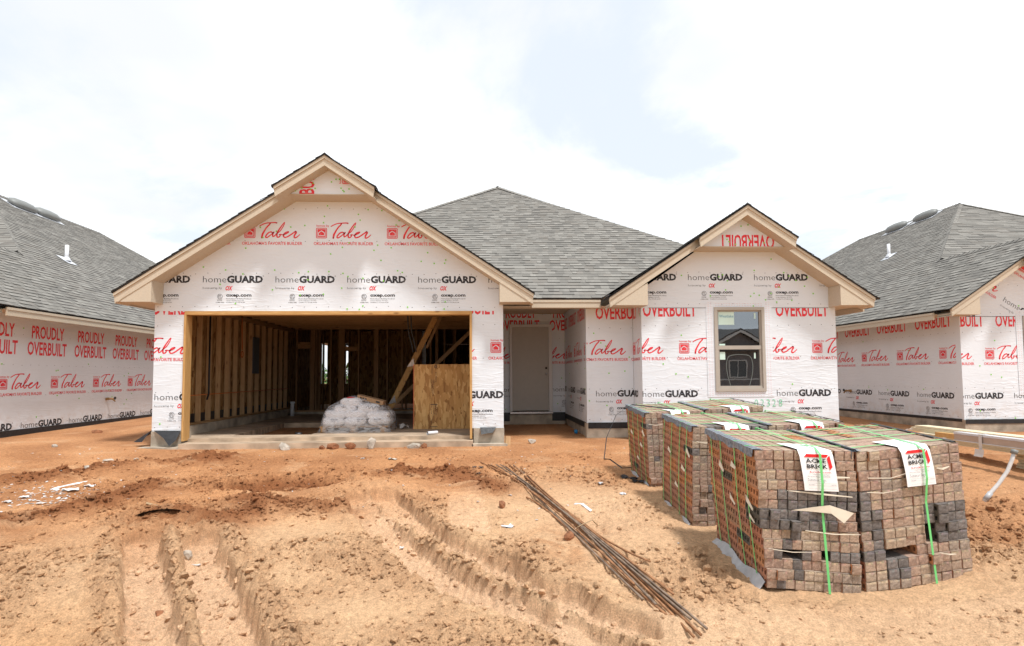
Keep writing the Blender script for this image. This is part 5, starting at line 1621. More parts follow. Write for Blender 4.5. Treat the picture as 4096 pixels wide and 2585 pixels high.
for i, (p, s, lab, rot) in enumerate((((2497, 1912), (.09, .22), 'black plastic strip on sand near the back brick packs', 0), ((2555, 1933), (.13, .09), 'black plastic scrap nearest the back brick packs', 0), ((1912, 1872), (.14, .08), 'dark shingle scrap at the far end of the rebar', 0), ((1913, 1903), (.06, .07), 'small dark triangular scrap beside the rebar ends', 0), ((2530, 1920), (.12, .12), 'black crumpled film between the two black scraps', 0))):
    scrap('black_scrap', lab, 'litter', gz(*p), s, 'membrane', 'black plastic scraps on the sand', 90 + i, .25)
x, y, z = gz(640, 2085); m_ = MB(); vs = []
for i in range(9):
    u = (i / 8 - .5) * .8; h = .04 * (1 - (2.5 * u) ** 2)
    vs += [Vector((x + u * .62, y + .02, z + .01 + h + .035 * u)), Vector((x + u * .62, y + .16, z - .02 + h * .3 + .05 * u))]
m_.add(vs, [(2 * i, 2 * i + 2, 2 * i + 3, 2 * i + 1) for i in range(8)]); m_.add([v_ + Vector((0, .004, .006)) for v_ in vs], [(2 * i + 1, 2 * i + 3, 2 * i + 2, 2 * i) for i in range(8)])
tag(m_.build('felt_scrap', ['membrane'], None, True, origin=(x, y, z)), 'curled dark felt scrap lying at the head of the deep ruts', 'litter')

# ------------------------------------------------------------------ rebar
RG = 'rusty rebar rods lying in a loose bundle'
c3 = lambda x, y: (1850 + x / 1.718, 1700 + y / 1.718)
rods = [((122, 262), (600, 560), (1590, 1490), 0), ((178, 280), (640, 560), (1500, 1300), 0), ((232, 285), (650, 590), (1680, 1450), 1), ((262, 285), (700, 640), (1570, 1395), 1), ((283, 285), (690, 620), (1440, 1185), 0), ((318, 280), (680, 590), (1640, 1480), 0),
        ((350, 288), (640, 560), (1330, 1285), 1), ((400, 310), (600, 520), (1450, 1230), 0), ((440, 500), (720, 720), (1400, 1350), 0), ((440, 440), (700, 700), (1240, 1230), 1), ((360, 300), (700, 620), (1290, 1010), 0), ((200, 290), (560, 560), (1180, 1140), 0), ((470, 470), (800, 770), (1380, 1190), 1), ((300, 300), (760, 690), (1490, 1310), 0)]
for i, (a, b, c, kind) in enumerate(rods):
    pts = [G(*c3(*p)) for p in (a, b, c)]
    P = []
    for t in np.linspace(0, 1, 26):
        q = [(1 - t) ** 2 * pts[0][k] + 2 * t * (1 - t) * (pts[1][k] * 2 - (pts[0][k] + pts[2][k]) / 2) + t * t * pts[2][k] for k in (0, 1)]
        P.append(q)
    P = np.array(P); z = terrain(P[:, 0], P[:, 1])
    tt_ = np.linspace(0, 1, len(z)); zs_ = np.polyval(np.polyfit(tt_, z, 3), tt_); zs_ = zs_ + np.quantile(z - zs_, .8) * .8 + .008 + .009 * (i % 4)
    m = MB(); path = [(P[k][0], P[k][1], zs_[k]) for k in range(len(P))]
    m.tube(path, .0085, 8)
    o = m.build('rebar_rod', ['rust2' if kind else 'rust'], None, True, origin=path[0])
    special = {0: 'rusty rebar rod reaching farthest towards the slab at the bundle end', 2: 'greyish rebar rod ending nearest the bottom of the photo', 9: 'grey rebar rod on the outer side facing the ruts', 10: 'rusty rebar rod on the outer side facing the brick packs'}
    tag(o, special.get(i, 'greyish steel rebar rod within the crossing bundle' if kind else 'rusty brown rebar rod within the crossing bundle'), 'rebar', RG)
xw, yw, zw = gz(2350, 2150)
m = MB(); m.tube([(xw - .1, yw - .02, zw + .07), (xw - .03, yw + .0, zw + .1), (xw + .06, yw + .08, zw + .11), (xw + .12, yw + .12, zw + .05)], .004, 6)
tag(m.build('tie_wire', ['twig'], None, True, origin=(xw, yw, zw)), 'thin tie wire looped over the middle of the rebar', 'wire')

# ------------------------------------------------------------------ brick packs
BW, BL, BH = .0682, .243, .0662
FACE = [(.375, .275, .205), (.36, .255, .19), (.325, .235, .18), (.385, .30, .225), (.345, .235, .18), (.31, .245, .195), (.37, .275, .20)]
BED = [(.43, .185, .10), (.40, .19, .105), (.36, .20, .12), (.44, .20, .11)]
DARKF, DARKB = (.15, .132, .122), (.10, .085, .075)


def brick_mesh(fc, bc, seed, ragged=1.0):
    """one cored brick: weathered ends and stretchers, five square cores through the beds"""
    r = random.Random(seed); mb = MB()
    hx, hy, hz = BW / 2, BL / 2, BH / 2; b = .0022
    # ends (+-y) and stretchers (+-z) with a worn bevel and a slightly curled lip
    j = lambda a: r.uniform(-a, a)
    for s in (-1, 1):
        n = 5; vs = []
        for a in range(n):
            for c in range(n):
                x = -hx + b + (2 * hx - 2 * b) * a / (n - 1); z = -hz + b + (2 * hz - 2 * b) * c / (n - 1)
                edge = min(a, c, n - 1 - a, n - 1 - c) == 0
                vs.append((x + j(.0008), s * (hy + (.0 if edge else .0018) + j(.0010)), z + j(.0008) - (.003 * r.random() if c == n - 1 else 0)))
        f = [(a * n + c, (a + 1) * n + c, (a + 1) * n + c + 1, a * n + c + 1) for a in range(n - 1) for c in range(n - 1)]
        if s > 0: f = [tuple(reversed(q)) for q in f]
        g = tuple(x for x in fc)
        for q in f:
            top = q[2] % n == n - 1 or q[3] % n == n - 1 or q[1] % n == n - 1
            k = r.uniform(.86, 1.14)
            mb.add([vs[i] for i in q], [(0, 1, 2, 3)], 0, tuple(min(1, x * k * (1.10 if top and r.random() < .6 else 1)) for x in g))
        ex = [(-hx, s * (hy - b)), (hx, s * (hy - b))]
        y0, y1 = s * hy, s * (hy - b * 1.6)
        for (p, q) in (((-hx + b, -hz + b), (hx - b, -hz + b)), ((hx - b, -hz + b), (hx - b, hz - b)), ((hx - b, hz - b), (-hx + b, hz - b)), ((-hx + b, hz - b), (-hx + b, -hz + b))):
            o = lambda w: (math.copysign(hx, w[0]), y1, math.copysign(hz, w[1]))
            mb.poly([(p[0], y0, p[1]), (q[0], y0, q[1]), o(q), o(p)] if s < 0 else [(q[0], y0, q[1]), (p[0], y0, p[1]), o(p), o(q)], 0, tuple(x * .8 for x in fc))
    yy = hy - b * 1.6
    for s in (-1, 1):
        n = 6
        for a in range(n):
            u0, u1 = -yy + 2 * yy * a / n, -yy + 2 * yy * (a + 1) / n; k = r.uniform(.85, 1.12)
            q = [(-hx, u0, s * hz), (hx, u0, s * hz), (hx, u1, s * hz), (-hx, u1, s * hz)]
            mb.poly(q if s > 0 else q[::-1], 0, tuple(x * k for x in fc))
    # beds with cores
    nc = 5; cw = .026; ch = .030; pit = 2 * yy / nc
    for s in (-1, 1):
        x = s * hx; xi = s * (hx - .03)
        def Q(y0, y1, z0, z1, c):
            q = [(x, y0, z0), (x, y1, z0), (x, y1, z1), (x, y0, z1)]
            mb.poly(q if s > 0 else q[::-1], 1, c)
        kc = tuple(c * r.uniform(.9, 1.1) for c in bc)
        Q(-yy, yy, -hz, -ch / 2, kc); Q(-yy, yy, ch / 2, hz, kc)
        e = -yy
        for i in range(nc):
            cy = -yy + pit * (i + .5); a, d = cy - cw / 2, cy + cw / 2
            Q(e, a, -ch / 2, ch / 2, kc); e = d
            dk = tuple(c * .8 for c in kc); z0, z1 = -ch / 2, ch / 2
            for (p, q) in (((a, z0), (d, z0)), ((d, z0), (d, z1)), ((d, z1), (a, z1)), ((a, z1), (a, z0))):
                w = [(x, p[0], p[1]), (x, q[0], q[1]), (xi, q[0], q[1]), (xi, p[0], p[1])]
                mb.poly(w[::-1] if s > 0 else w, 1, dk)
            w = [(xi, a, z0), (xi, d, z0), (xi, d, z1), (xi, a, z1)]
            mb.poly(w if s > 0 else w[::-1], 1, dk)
        Q(e, yy, -ch / 2, ch / 2, kc)
    return mb


BRK = []
for i in range(12):
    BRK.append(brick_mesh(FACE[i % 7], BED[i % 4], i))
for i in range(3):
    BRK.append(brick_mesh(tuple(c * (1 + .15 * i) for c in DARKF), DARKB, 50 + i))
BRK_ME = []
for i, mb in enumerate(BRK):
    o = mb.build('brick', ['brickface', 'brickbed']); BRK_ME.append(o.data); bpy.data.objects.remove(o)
BRK_A = [(np.array(mb.v), mb.f, mb.m, mb.c) for mb in BRK]

NX, NY, NZ = 10, 4, 14


def brick_pack(label, p0, pr_, tl, tr, dvec, darkset, gone, front, seed, tagtext=True, flaps=()):
    """p0, pr_ bottom front corners, tl, tr top front corners, dvec the way back along the pack"""
    r = random.Random(seed)
    p0, pr_, tl, tr, dvec = map(Vector, (p0, pr_, tl, tr, dvec))
    root = thing('brick_pack', label, 'brick pack', (p0 + pr_) / 2 + dvec / 2, 'strapped packs of bricks in the yard')
    org = root.location
    sxk = ((tr - tl).length + (pr_ - p0).length) / 2 / NX / .0694

    def C(a, d, h):   # a across 0..1, d back 0..1, h up 0..1
        return (p0 * (1 - a) + pr_ * a) * (1 - h) + (tl * (1 - a) + tr * a) * h + dvec * d
    ex = (tr + pr_ - tl - p0).normalized(); ey = dvec.normalized(); ez_ = ex.cross(ey).normalized(); ey = ez_.cross(ex)
    R0 = Matrix((ex, ey, ez_)).transposed()
    parts_ = 0; V, Fc, Mi, Cl = [], [], [], []; nV = 0
    order = []
    for iz in range(NZ):
        for ix in range(NX):
            for iy in range(NY):
                shell = iy == 0 or ix in (0, NX - 1) or iz == NZ - 1 or iy == NY - 1 or any((ix + a, iz + b) in gone for a in (-1, 0, 1) for b in (-1, 0, 1))
                if not shell or ((ix, iz) in gone and iy == 0):
                    continue
                order.append((ix, iy, iz))

    def vis(t):
        ix, iy, iz = t
        return ((iy == 0) * 2 + (ix == 0) * 1.2 + (iz == NZ - 1) * .8) * (1 if not front or iy == 0 else .3) + iz * .02
    pick = set(sorted(order, key=vis, reverse=True)[:100])
    colpush = [r.uniform(-.006, .004) for _ in range(NX)]; rowpush = [r.uniform(-.006, .006) for _ in range(NZ)]
    runs = {}
    for t in order:
        ix, iy, iz = t
        key = (ix // 2, iz // 2, iy if ix == 0 else 0)
        if key not in runs:
            runs[key] = r.randrange(7)
        dk = (ix, iz) in darkset and iy == 0 or (ix == 0 and iy > 0 and r.random() < .05)
        k = 12 + r.randrange(3) if dk else (runs[key] + (7 if r.random() < .3 else 0)) % 12
        c = C((ix + .5) / NX, (iy + .5) / NY, (iz + .5) / NZ)
        c = c + ey * (colpush[ix] + rowpush[iz] + r.uniform(-.006, .006) + (r.uniform(-.035, .01) if r.random() < .12 else 0)) + ex * (r.uniform(-.001, .001) + (rowpush[iz // 2] * .9))
        Rm = R0 @ Euler((r.uniform(-.008, .008), r.uniform(-.012, .012), r.uniform(-.012, .012))).to_matrix()
        if iz == NZ - 1 and ix > 0 and r.random() < .07 and iy > 0:
            Rm = Rm @ Matrix.Rotation(math.pi / 2, 3, 'Y')
        if t in pick:
            o = bpy.data.objects.new('brick', BRK_ME[k]); COL.objects.link(o); o.parent = root
            o.location = c - org; o.rotation_euler = Rm.to_euler(); o.scale = (sxk, 1, 1)
        else:
            v, f, m, cl = BRK_A[k]
            V.append((v * np.array([sxk, 1, 1])) @ np.array(Rm).T + np.array(c)); Fc += [[q + nV for q in ff] for ff in f]; Mi += m; Cl += cl; nV += len(v)
    mb = MB(); mb.v = np.concatenate(V).tolist(); mb.f = Fc; mb.m = Mi; mb.c = Cl; mb.n = nV
    tag(mb.build('stacked_bricks', ['brickface', 'brickbed'], root), kind='stuff')
    # straps: four over the top from side to side, one from front to back
    off = .007
    for i in range(NY):
        d = (i + .5) / NY + r.uniform(-.03, .03); sm = MB()
        path = [C(0, d, h) - ex * (off + .012 * math.sin(h * 3.1)) for h in (0.02, .2, .4, .6, .8, .97)] + [C(0, d, 1) + ez_ * off - ex * .006] + \
               [C(a, d, 1) + ez_ * (off + .003) for a in (.25, .5, .75)] + [C(1, d, 1) + ez_ * off + ex * .006] + [C(1, d, h) + ex * off for h in (.95, .5, .02)]
        sm.ribbon(path, .013, ey, 0); sm.build('strap', ['strap'], root)
    sm = MB(); a = .615
    path = [C(a, 1, h) + ey * off for h in (.02, .97)] + [C(a, d, 1) + ez_ * (off + .012) for d in (1, .6, .3, .01)] + [C(a + .03 * (1 - h), 0, h) - ey * (off + (.05 if h > .7 else .016)) for h in (.985, .9, .78, .6, .4, .2, .0)]
    sm.ribbon(path, .016, ex, 0); sm.build('strap', ['strap'], root)
    # printed plastic corner protector along the top left edge
    pm = MB(); n = 14
    vs = []
    for i in range(n + 1):
        d = -.01 + 1.02 * i / n; w = .004 * math.sin(i * 2.3) + r.uniform(-.003, .003)
        vs += [C(0, d, 1) - ex * (.012 + w) - ez_ * (.045 + .01 * math.sin(i * 1.3)), C(0, d, 1) - ex * (.010) + ez_ * (.008 + w * .5), C(0, d, 1) + ex * (.06 + w) + ez_ * (.009)]
    fs = [(3 * i + k, 3 * i + k + 1, 3 * i + k + 4, 3 * i + k + 3) for i in range(n) for k in (0, 1)]
    pm.add(vs, fs, 0)
    lets = glyph("ACME BRICK  ACME BRICK  ACME BRICK  ACME BRICK", .01, 1)
    for row_ in (0, 1):
        q = np.array([[list(C(0, .98 - g[0] * .96, 1) + ez_ * .0125 + ex * (.012 + .022 * row_ + g[1] * .013)) for g in t] for t in lets]); pm.tris(q[:, ::-1], 1)
    pm.build('edge_protector', ['protector', 'skirt'], root)
    pm = MB(); vs = []
    for i in range(n + 1):
        d = -.0 + 1.0 * i / n; w = r.uniform(-.003, .003)
        vs += [C(1, d, 1) + ex * (.03 + w) - ez_ * (.012 - .02 * abs(math.sin(i * .7))), C(1, d, 1) + ex * .01 + ez_ * .012, C(1, d, 1) - ex * .012 + ez_ * .0095]
    pm.add(vs, [(3 * i + k + 3, 3 * i + k + 4, 3 * i + k + 1, 3 * i + k) for i in range(n) for k in (0, 1)], 0); pm.build('edge_protector', ['membrane'], root)
    # delivery tag folded over the front edge
    w = .118; a0 = .55 - .052 / .69
    tgm = MB(); W = .228; L0 = .265; fl = []
    base_a = a - W * .57 / .69
    rowsp = [C(base_a - .06, .22, 1) + ez_ * .013, C(base_a - .02, .07, 1) + ez_ * .013, C(base_a, .0, 1) + ez_ * .011 - ey * .008] 
    TU = ex; TD = ((p0 - tl) + (pr_ - tr)).normalized()
    o0 = C(base_a, 0, 1) + ez_ * .004 - ey * .024
    pts = rowsp + [o0 + TD * q - ey * (.004 + .012 * math.sin(q * 9)) + ex * .02 * q / L0 for q in (.03, .09, .15, .21, .265)]
    vs = []
    for p in pts:
        vs += [p, p + ex * W]
    tgm.add(vs, [(2 * i, 2 * i + 2, 2 * i + 3, 2 * i + 1) for i in range(len(pts) - 1)]); tgm.add([v_ + ey * .001 - ez_ * .001 for v_ in vs], [(2 * i + 1, 2 * i + 3, 2 * i + 2, 2 * i) for i in range(len(pts) - 1)])
    tg = tgm.build('delivery_tag', ['tag'], root)

    def onTag(T):
        """(x 0..1, y 0..1 down) -> point on the hanging part"""
        out = []
        for t in T:
            tri = []
            for q in t:
                dd = q[1] * L0; tri.append(list(o0 + TD * dd - ey * (.0085 + .012 * math.sin(max(dd, .03) * 9)) + ex * (.02 * dd / L0 + q[0] * W)))
            out.append(tri)
        return np.array(out)
    fx = lambda T: np.stack([T[..., 0], T[..., 1]], -1)
    tx = lambda s, x0, x1, yb_, cap, bold: (lambda g: np.stack([g[..., 0], yb_ - g[..., 1] * cap], -1))(np.stack([x0 + glyph(s, bold, 1)[..., 0] * (x1 - x0), glyph(s, bold, 1)[..., 1]], -1))
    pm = MB()
    red = [fan([(.12, .15), (.20, .07), (.86, .07), (.77, .15)]), fan([(.79, .17), (.88, .085), (.91, .38), (.82, .46)]), tx("brick.com", .22, .84, .54, .045, .01)]
    blk = [tx("ACME", .15, .75, .29, .105, .024), tx("BRICK", .16, .77, .43, .105, .024)]
    gry = [tx("Oklahoma City Plant", .30, .78, .595, .024, .0), tx("Western King", .12, .48, .65, .032, .0), tx("2600040", .56, .80, .655, .05, -.01), tx("Summer Sage", .12, .66, .755, .075, -.005),
           rect(.12, .95, .80, .803), rect(.12, .95, .86, .863), rect(.12, .95, .94, .943), tx("103154827", .13, .32, .85, .02, 0), tx("807938", .80, .94, .85, .02, 0), tx("ASTM C216", .45, .60, .975, .02, 0)]
    pm.tris(onTag(np.concatenate(red)), 0); pm.tris(onTag(np.concatenate(blk)), 1); pm.tris(onTag(np.concatenate(gry)), 2)
    pm.build('tag_print', ['tagred', 'tagblack', 'taggrey'], tg)
    # paper liners poking out between the courses
    for (side, q, h, ln, wd_, dr) in flaps:
        pm = MB()
        if side == 'F' and wd_ > .03:
            b0 = C(q, 0, h / NZ) - ey * .006
            W_ = lambda a_, z_, o_: b0 + ex * ln * a_ + ez_ * ln * z_ - ey * o_
            vs = [W_(0, 0, .004), W_(.34, .0, .02), W_(.62, -.005, .045), W_(.60, .13, .035), W_(.34, .075, .018), W_(.82, -.15, .055), W_(1.0, .015, .04)]
            fs = [(0, 1, 4), (1, 2, 3, 4), (2, 5, 6, 3)]
            pm.add(vs, fs); pm.add([v_ + ey * .0015 for v_ in vs], [tuple(reversed(q_)) for q_ in fs]); pm.build('paper_liner', ['paper'], root)
            continue
        if side == 'F':
            b0 = C(q, 0, h / NZ) - ey * .004; pts_ = [b0, b0 + ex * ln * .5 - ey * .03 - ez_ * .008, b0 + ex * ln - ey * .035 - ez_ * dr]
            ww = [.004, wd_, wd_ * .45]
            vs = []
            for p, w_ in zip(pts_, ww): vs += [p + ez_ * w_ * .6, p - ez_ * w_ * .6 - ey * w_ * .3]
        else:
            b0 = C(0, q, h / NZ) - ex * .004; pts_ = [b0, b0 - ey * ln * .5 - ex * .025 - ez_ * .008, b0 - ey * ln - ex * .02 - ez_ * dr]
            ww = [.006, wd_, wd_ * .5]; vs = []
            for p, w_ in zip(pts_, ww): vs += [p + ez_ * w_ * .6, p - ez_ * w_ * .6 - ex * w_ * .3]
        fs = [(0, 2, 3, 1), (2, 4, 5, 3)]
        pm.add(vs, fs); pm.add([v_ + ey * .0012 + ex * .0012 for v_ in vs], [tuple(reversed(q_)) for q_ in fs]); pm.build('paper_liner', ['paper'], root)
    # film skirt at the foot of the left side
    pm = MB(); vs = []; n = 10
    for i in range(n + 1):
        d = .02 + .96 * i / n; s_ = .03 + .02 * math.sin(i * 1.9) + r.uniform(0, .015)
        vs += [C(0, d, .0) - ex * .01 + ez_ * (.035 + .02 * math.sin(i * 1.1)), C(0, d, 0) - ex * (.02 + s_) - ez_ * .03]
    pm.add(vs, [(2 * i, 2 * i + 2, 2 * i + 3, 2 * i + 1) for i in range(n)]); pm.add([v_ + ex * .002 for v_ in vs], [(2 * i + 1, 2 * i + 3, 2 * i + 2, 2 * i) for i in range(n)])
    pm.build('film_skirt', ['skirt'], root)
    return root, C, ex, ey, ez_


def rowdark(spec):
    s = set()
    for (rows_, c0, c1) in spec:
        for rr in rows_:
            for c_ in range(c0, c1 + 1):
                s.add((c_, NZ - rr))        # rows counted from the top, 1 = top course
    return s


YF = 3.85
fl1 = [('F', .66, 11.6, .17, .012, .005), ('F', .30, 9.95, .42, .010, .02), ('F', .32, 8.0, .40, .05, .045), ('F', .45, 6.0, .35, .006, .003), ('F', .05, 4.02, .3, .004, 0), ('L', .45, 11.6, .14, .03, .03), ('L', .72, 10.9, .15, .03, .06), ('L', .22, 8.6, .18, .025, .06), ('L', .55, 7.6, .16, .02, .05), ('L', .18, 7.0, .14, .015, .04)]
P1, C1, *_ = brick_pack('nearest brick pack with a broad band of dark bricks and cream paper flap', onY(3070, 2353, YF), onY(3446, 2381, YF - .04), onY(3014, 1801, YF + .01), onY(3416, 1804, YF - .03), (.07, .985, .05),
                        rowdark([((5, 6), 2, 9), ((7, 8), 0, 7), ((11,), 1, 1), ((11,), 4, 4), ((11,), 7, 9), ((14,), 1, 1), ((12, 13), 3, 3)]) | {(3, 5), (2, 4)}, {(2, 3), (3, 3), (6, 3)}, True, 1, True, fl1)
fl2 = [('F', .75, 11.7, .10, .012, -.005), ('F', .12, 11.3, .3, .004, -.02), ('F', .1, 9.9, .2, .004, 0), ('F', .72, 3.0, .1, .008, .01)]
P2, C2, *_ = brick_pack('near brick pack on the right with missing and jutting bricks low down', onY(3458, 2376, YF - .04), onY(3884, 2310, YF + .06), onY(3410, 1810, YF - .03), onY(3816, 1772, YF + .06), (.09, .985, .05),
                        rowdark([((5, 6), 0, 0), ((7, 8), 0, 1), ((7, 8), 6, 9), ((9, 10), 7, 9), ((9, 10), 1, 1), ((11,), 0, 1), ((12, 13), 2, 3)]), {(2, 3), (3, 3), (4, 3), (6, 5), (6, 4)}, True, 2, True, fl2)
flb = [('L', .3, 8.0, .15, .03, .04), ('L', .75, 9.5, .13, .03, .05), ('L', .5, 5.0, .14, .025, .04), ('L', .15, 10.8, .14, .03, .07), ('F', .05, 11.95, .15, .006, 0)]
Y2 = 5.3
P3, C3, *_ = brick_pack('middle row brick pack with its cored side towards the rebar', onY(2767, 2114, Y2), onY(3070, 2124, Y2 - .02), onY(2770, 1708, Y2), onY(3064, 1703, Y2 - .01), (.04, .99, .05), rowdark([((1, 2), 2, 3), ((1, 2), 7, 9), ((4,), 0, 0)]) | {(2, 5), (1, 2)}, set(), False, 3, True, flb)
P4, C4, *_ = brick_pack('middle row brick pack farther from the rebar', onY(3076, 2122, Y2), onY(3372, 2110, Y2 + .03), onY(3068, 1702, Y2), onY(3366, 1690, Y2 + .03), (.04, .99, .05), rowdark([((5, 6), 2, 5)]), set(), False, 4, True, [])
Y3 = 6.8
P5, C5, ex5, ey5, ez5 = brick_pack('back row brick pack with a loose black strap trailing to the ground', onY(2601, 1956, Y3), onY(2830, 1960, Y3), onY(2580, 1654, Y3), onY(2815, 1642, Y3), (.03, .99, .05), rowdark([((3,), 0, 0)]) | {(1, 5), (2, 2)}, set(), False, 5, True, flb)
P6, C6, *_ = brick_pack('back row brick pack below the bedroom window', onY(2836, 1958, Y3), onY(3066, 1950, Y3 + .02), onY(2819, 1640, Y3), onY(3052, 1624, Y3 + .02), (.03, .99, .05), rowdark([((4, 5), 3, 5)]), set(), False, 6, True, [])
# black strap trailing off the back pack
q0 = C5(.55, .1, 1) + ez5 * .02; q1 = C5(.02, .75, 1) + ez5 * .03
g1 = gz(2440, 1872); g2 = gz(2420, 1800)
m = MB(); m.ribbon([q0, C5(.3, .35, 1) + ez5 * .03, q1, Vector((1.80, 7.55, .98)), Vector((1.62, 7.35, .70)), Vector((1.55, 7.2, .45)), Vector((g1[0], g1[1], g1[2] + .12)), Vector((g1[0] + .12, g1[1] - .2, g1[2] + .03)), Vector((g1[0] + .45, g1[1] - .16, g1[2] + .03))], .018, (.75, .2, .65), 0)
tag(m.build('loose_strap', ['membrane'], None, origin=(g1[0], g1[1], g1[2])), 'black strap arching from the back brick pack to the ground', 'strap')

# ------------------------------------------------------------------ lumber at the right
def board(name, label, x0, y0, x1, y1, z, w, h, mat, group='boards stacked before the right house', cat='board', n=1):
    a, b = Vector((x0, y0, 0)), Vector((x1, y1, 0)); d = (b - a).normalized(); s = Vector((-d.y, d.x, 0))
    m = MB(); m.prism([a + Vector((0, 0, z)), b + Vector((0, 0, z)), b + Vector((0, 0, z + h)), a + Vector((0, 0, z + h))], s * w)
    return tag(m.build(name, [mat], None, origin=(x0, y0, z)), label, cat, group)


Z0 = .415
labs = ['lowest', 'second', 'third', 'fourth', 'fifth', 'topmost']
for i in range(5):     # lower stack, running along the side of the right house
    board('siding_board', f'{labs[i]} board of the lower stack of pale siding beside the bricks', 7.20, 9.15 - .03 * (i % 2), 7.20, 4.9, Z0 + i * .024, .33 - .01 * (i % 2), .021, 'pine_y')
for i in range(3):     # upper stack
    board('siding_board', ('lowest', 'middle', 'topmost')[i] + ' board of the upper stack of pale siding', 7.30, 9.42 + .03 * (i % 2), 7.30, 4.9, Z0 + .122 + i * .022, .33 - .03 * i, .019, 'pine_y')
board('trim_board', 'widest pale board lying on top of the upper stack', 7.32, 9.36, 7.32, 4.9, Z0 + .19, .24, .028, 'pine')
board('lumber_piece', 'orange brown timber piece laid against the upper stack', 6.965, 8.50, 6.965, 8.02, Z0 + .122, .08, .07, 'lumber')
wb = thing('wrapped_boards', 'brown boards in shiny plastic wrap on top of the lower stack', 'boards', (6.95, 7.0, Z0 + .12), None)
m = MB(); m.box(6.84, 6.955, 4.9, 8.0, Z0 + .123, Z0 + .215); m.build('board', ['flash'], wb)
m = MB(); m.box(6.835, 6.96, 4.9, 8.005, Z0 + .216, Z0 + .245); m.box(6.832, 6.838, 4.9, 8.005, Z0 + .122, Z0 + .132); m.build('wrap', ['foil'], wb)
for i, (y_, wd_, zt, x_, lab) in enumerate(((7.55, .05, .25, 6.825, 'white strap with a crumpled tail round the wrapped boards'), (8.95, .03, .19, 6.86, 'thin white strap round the upper boards at their far end'), (8.28, .03, .118, 6.86, 'thin white strap round the lower boards beside the bricks'))):
    m = MB(); p = Vector((x_, y_, 0)); m.ribbon([p + Vector((0, 0, Z0 - .01)), p + Vector((0, 0, Z0 + zt)), p + Vector((.1, 0, Z0 + zt + .004))], wd_, (0, 1, 0), 0, .003)
    if i == 0: m.ribbon([p + Vector((-.02, 0, Z0 + .05)), p + Vector((-.03, 0, Z0 - .02)), p + Vector((-.045, 0, Z0 - .05))], .14, (0, 1, 0), 0, .003)
    tag(m.build('white_strap', ['litter'], None, origin=p + Vector((0, 0, Z0))), lab, 'strap')
for i in range(5):
    board('short_board', f'{labs[i] if i < 4 else "topmost"} board of the low pile at the right edge', 7.36 + .02 * (i % 3), 7.0, 9.3, 7.0, .18 + i * .045, .6, .041, 'pine_y', 'boards of the low pile at the right edge')
for i, y_ in enumerate((8.75, 6.3)):
    board('bearer', ('timber bearer under the far part of the siding boards', 'timber bearer under the near part of the siding boards')[i], 6.84, y_, 7.28, y_, .20, .09, .21, 'stud', 'bearers under the boards')
# bent plastic pipe stub
pe = thing('plastic_pipe', 'bent white plastic pipe standing out of the soil at the right', 'pipe', gz(3935, 2008))
b0 = Vector(gz(3935, 2008)); Yp = b0.y
pp = [(3935, 2008), (3955, 1980), (3995, 1935), (4030, 1885), (4048, 1840), (4058, 1805)]
path = [onY(x_, y_, Yp) for x_, y_ in pp]
m = MB(); m.tube(path, .019, 12); m.build('pipe', ['litter'], pe, True)
m = MB(); m.tube([path[0].lerp(path[1], .3), path[1].lerp(path[2], .18)], .026, 12); m.build('tape_band', ['skirt'], pe, True)
dl = (path[-1] - path[-2]).normalized(); m = MB(); m.tube([path[-1] - dl * .03, path[-1] + dl * .015], .032, 12); m.build('pipe_collar', ['grey_plastic'], pe, True)

# ------------------------------------------------------------------ across the street (seen mirrored in the window) and far greenery
oh = thing('house', 'dark grey gabled house across the street, mirrored in the window', 'house', (17.6, -18, -.2))
YS = -18.0
m = MB()
for i in range(22): m.box(9, 27, YS - 6 - (.0), YS + .012 * (i % 1) - .0 + (.0), -.3 + i * .15, -.3 + (i + 1) * .15 - .004)
for i in range(10):
    z0 = 3.0 + i * .15; hw = max(.05, (4.45 - z0 - .07) / .56); m.box(17.6 - hw, 17.6 + hw, YS, YS + .35, z0, z0 + .145)
m.box(15.0, 20.2, YS, YS + .34, -.3, 3.0)
m.build('wall', ['siding'], oh)
m = MB(); m.prism([(8.4, YS + .9, 3.1), (27.6, YS + .9, 3.1), (24.5, YS - 3.5, 4.9), (11.5, YS - 3.5, 4.9)], (0, 0, .06)); m.prism([(8.4, YS - 8, 3.1), (11.5, YS - 3.5, 4.9), (24.5, YS - 3.5, 4.9), (27.6, YS - 8, 3.1)], (0, 0, .06))
for sg in (-1, 1):
    m.prism([(17.6, YS + .7, 4.62), (17.6 + sg * 3.2, YS + .7, 2.82), (17.6 + sg * 3.2, YS + .7, 2.9), (17.6, YS + .7, 4.70)], (0, -3.2, 0))
m.build('roof', ['darkroof'], oh)
m = MB()
for sg in (-1, 1):
    m.prism([(17.6, YS + .72, 4.60), (17.6 + sg * 3.15, YS + .72, 2.83), (17.6 + sg * 3.15, YS + .72, 2.64), (17.6, YS + .72, 4.40)], (0, -.03, 0))
m.box(15.0, 20.2, YS + .345, YS + .37, 1.15, 1.24)
m.build('gable_trim', ['whitetrim'], oh)
m = MB()
for (a_, b_, c_, d_) in ((16.9, 18.15, 2.42, 2.5), (16.9, 18.15, 1.3, 1.38), (16.9, 16.98, 1.38, 2.42), (18.07, 18.15, 1.38, 2.42), (17.5, 17.55, 1.38, 2.42)): m.box(a_, b_, YS + .345, YS + .40, c_, d_)
w_ = m.build('window', ['whitetrim'], oh); m = MB(); m.box(16.98, 18.07, YS + .342, YS + .352, 1.38, 2.42); m.build('pane', ['panelgrey'], w_)
m = MB(); m.box(16.75, 17.3, YS - 3.2, YS - 2.6, 4.6, 5.6); m.box(16.68, 17.37, YS - 3.27, YS - 2.53, 5.6, 5.72); m.build('chimney', ['siding'], oh)

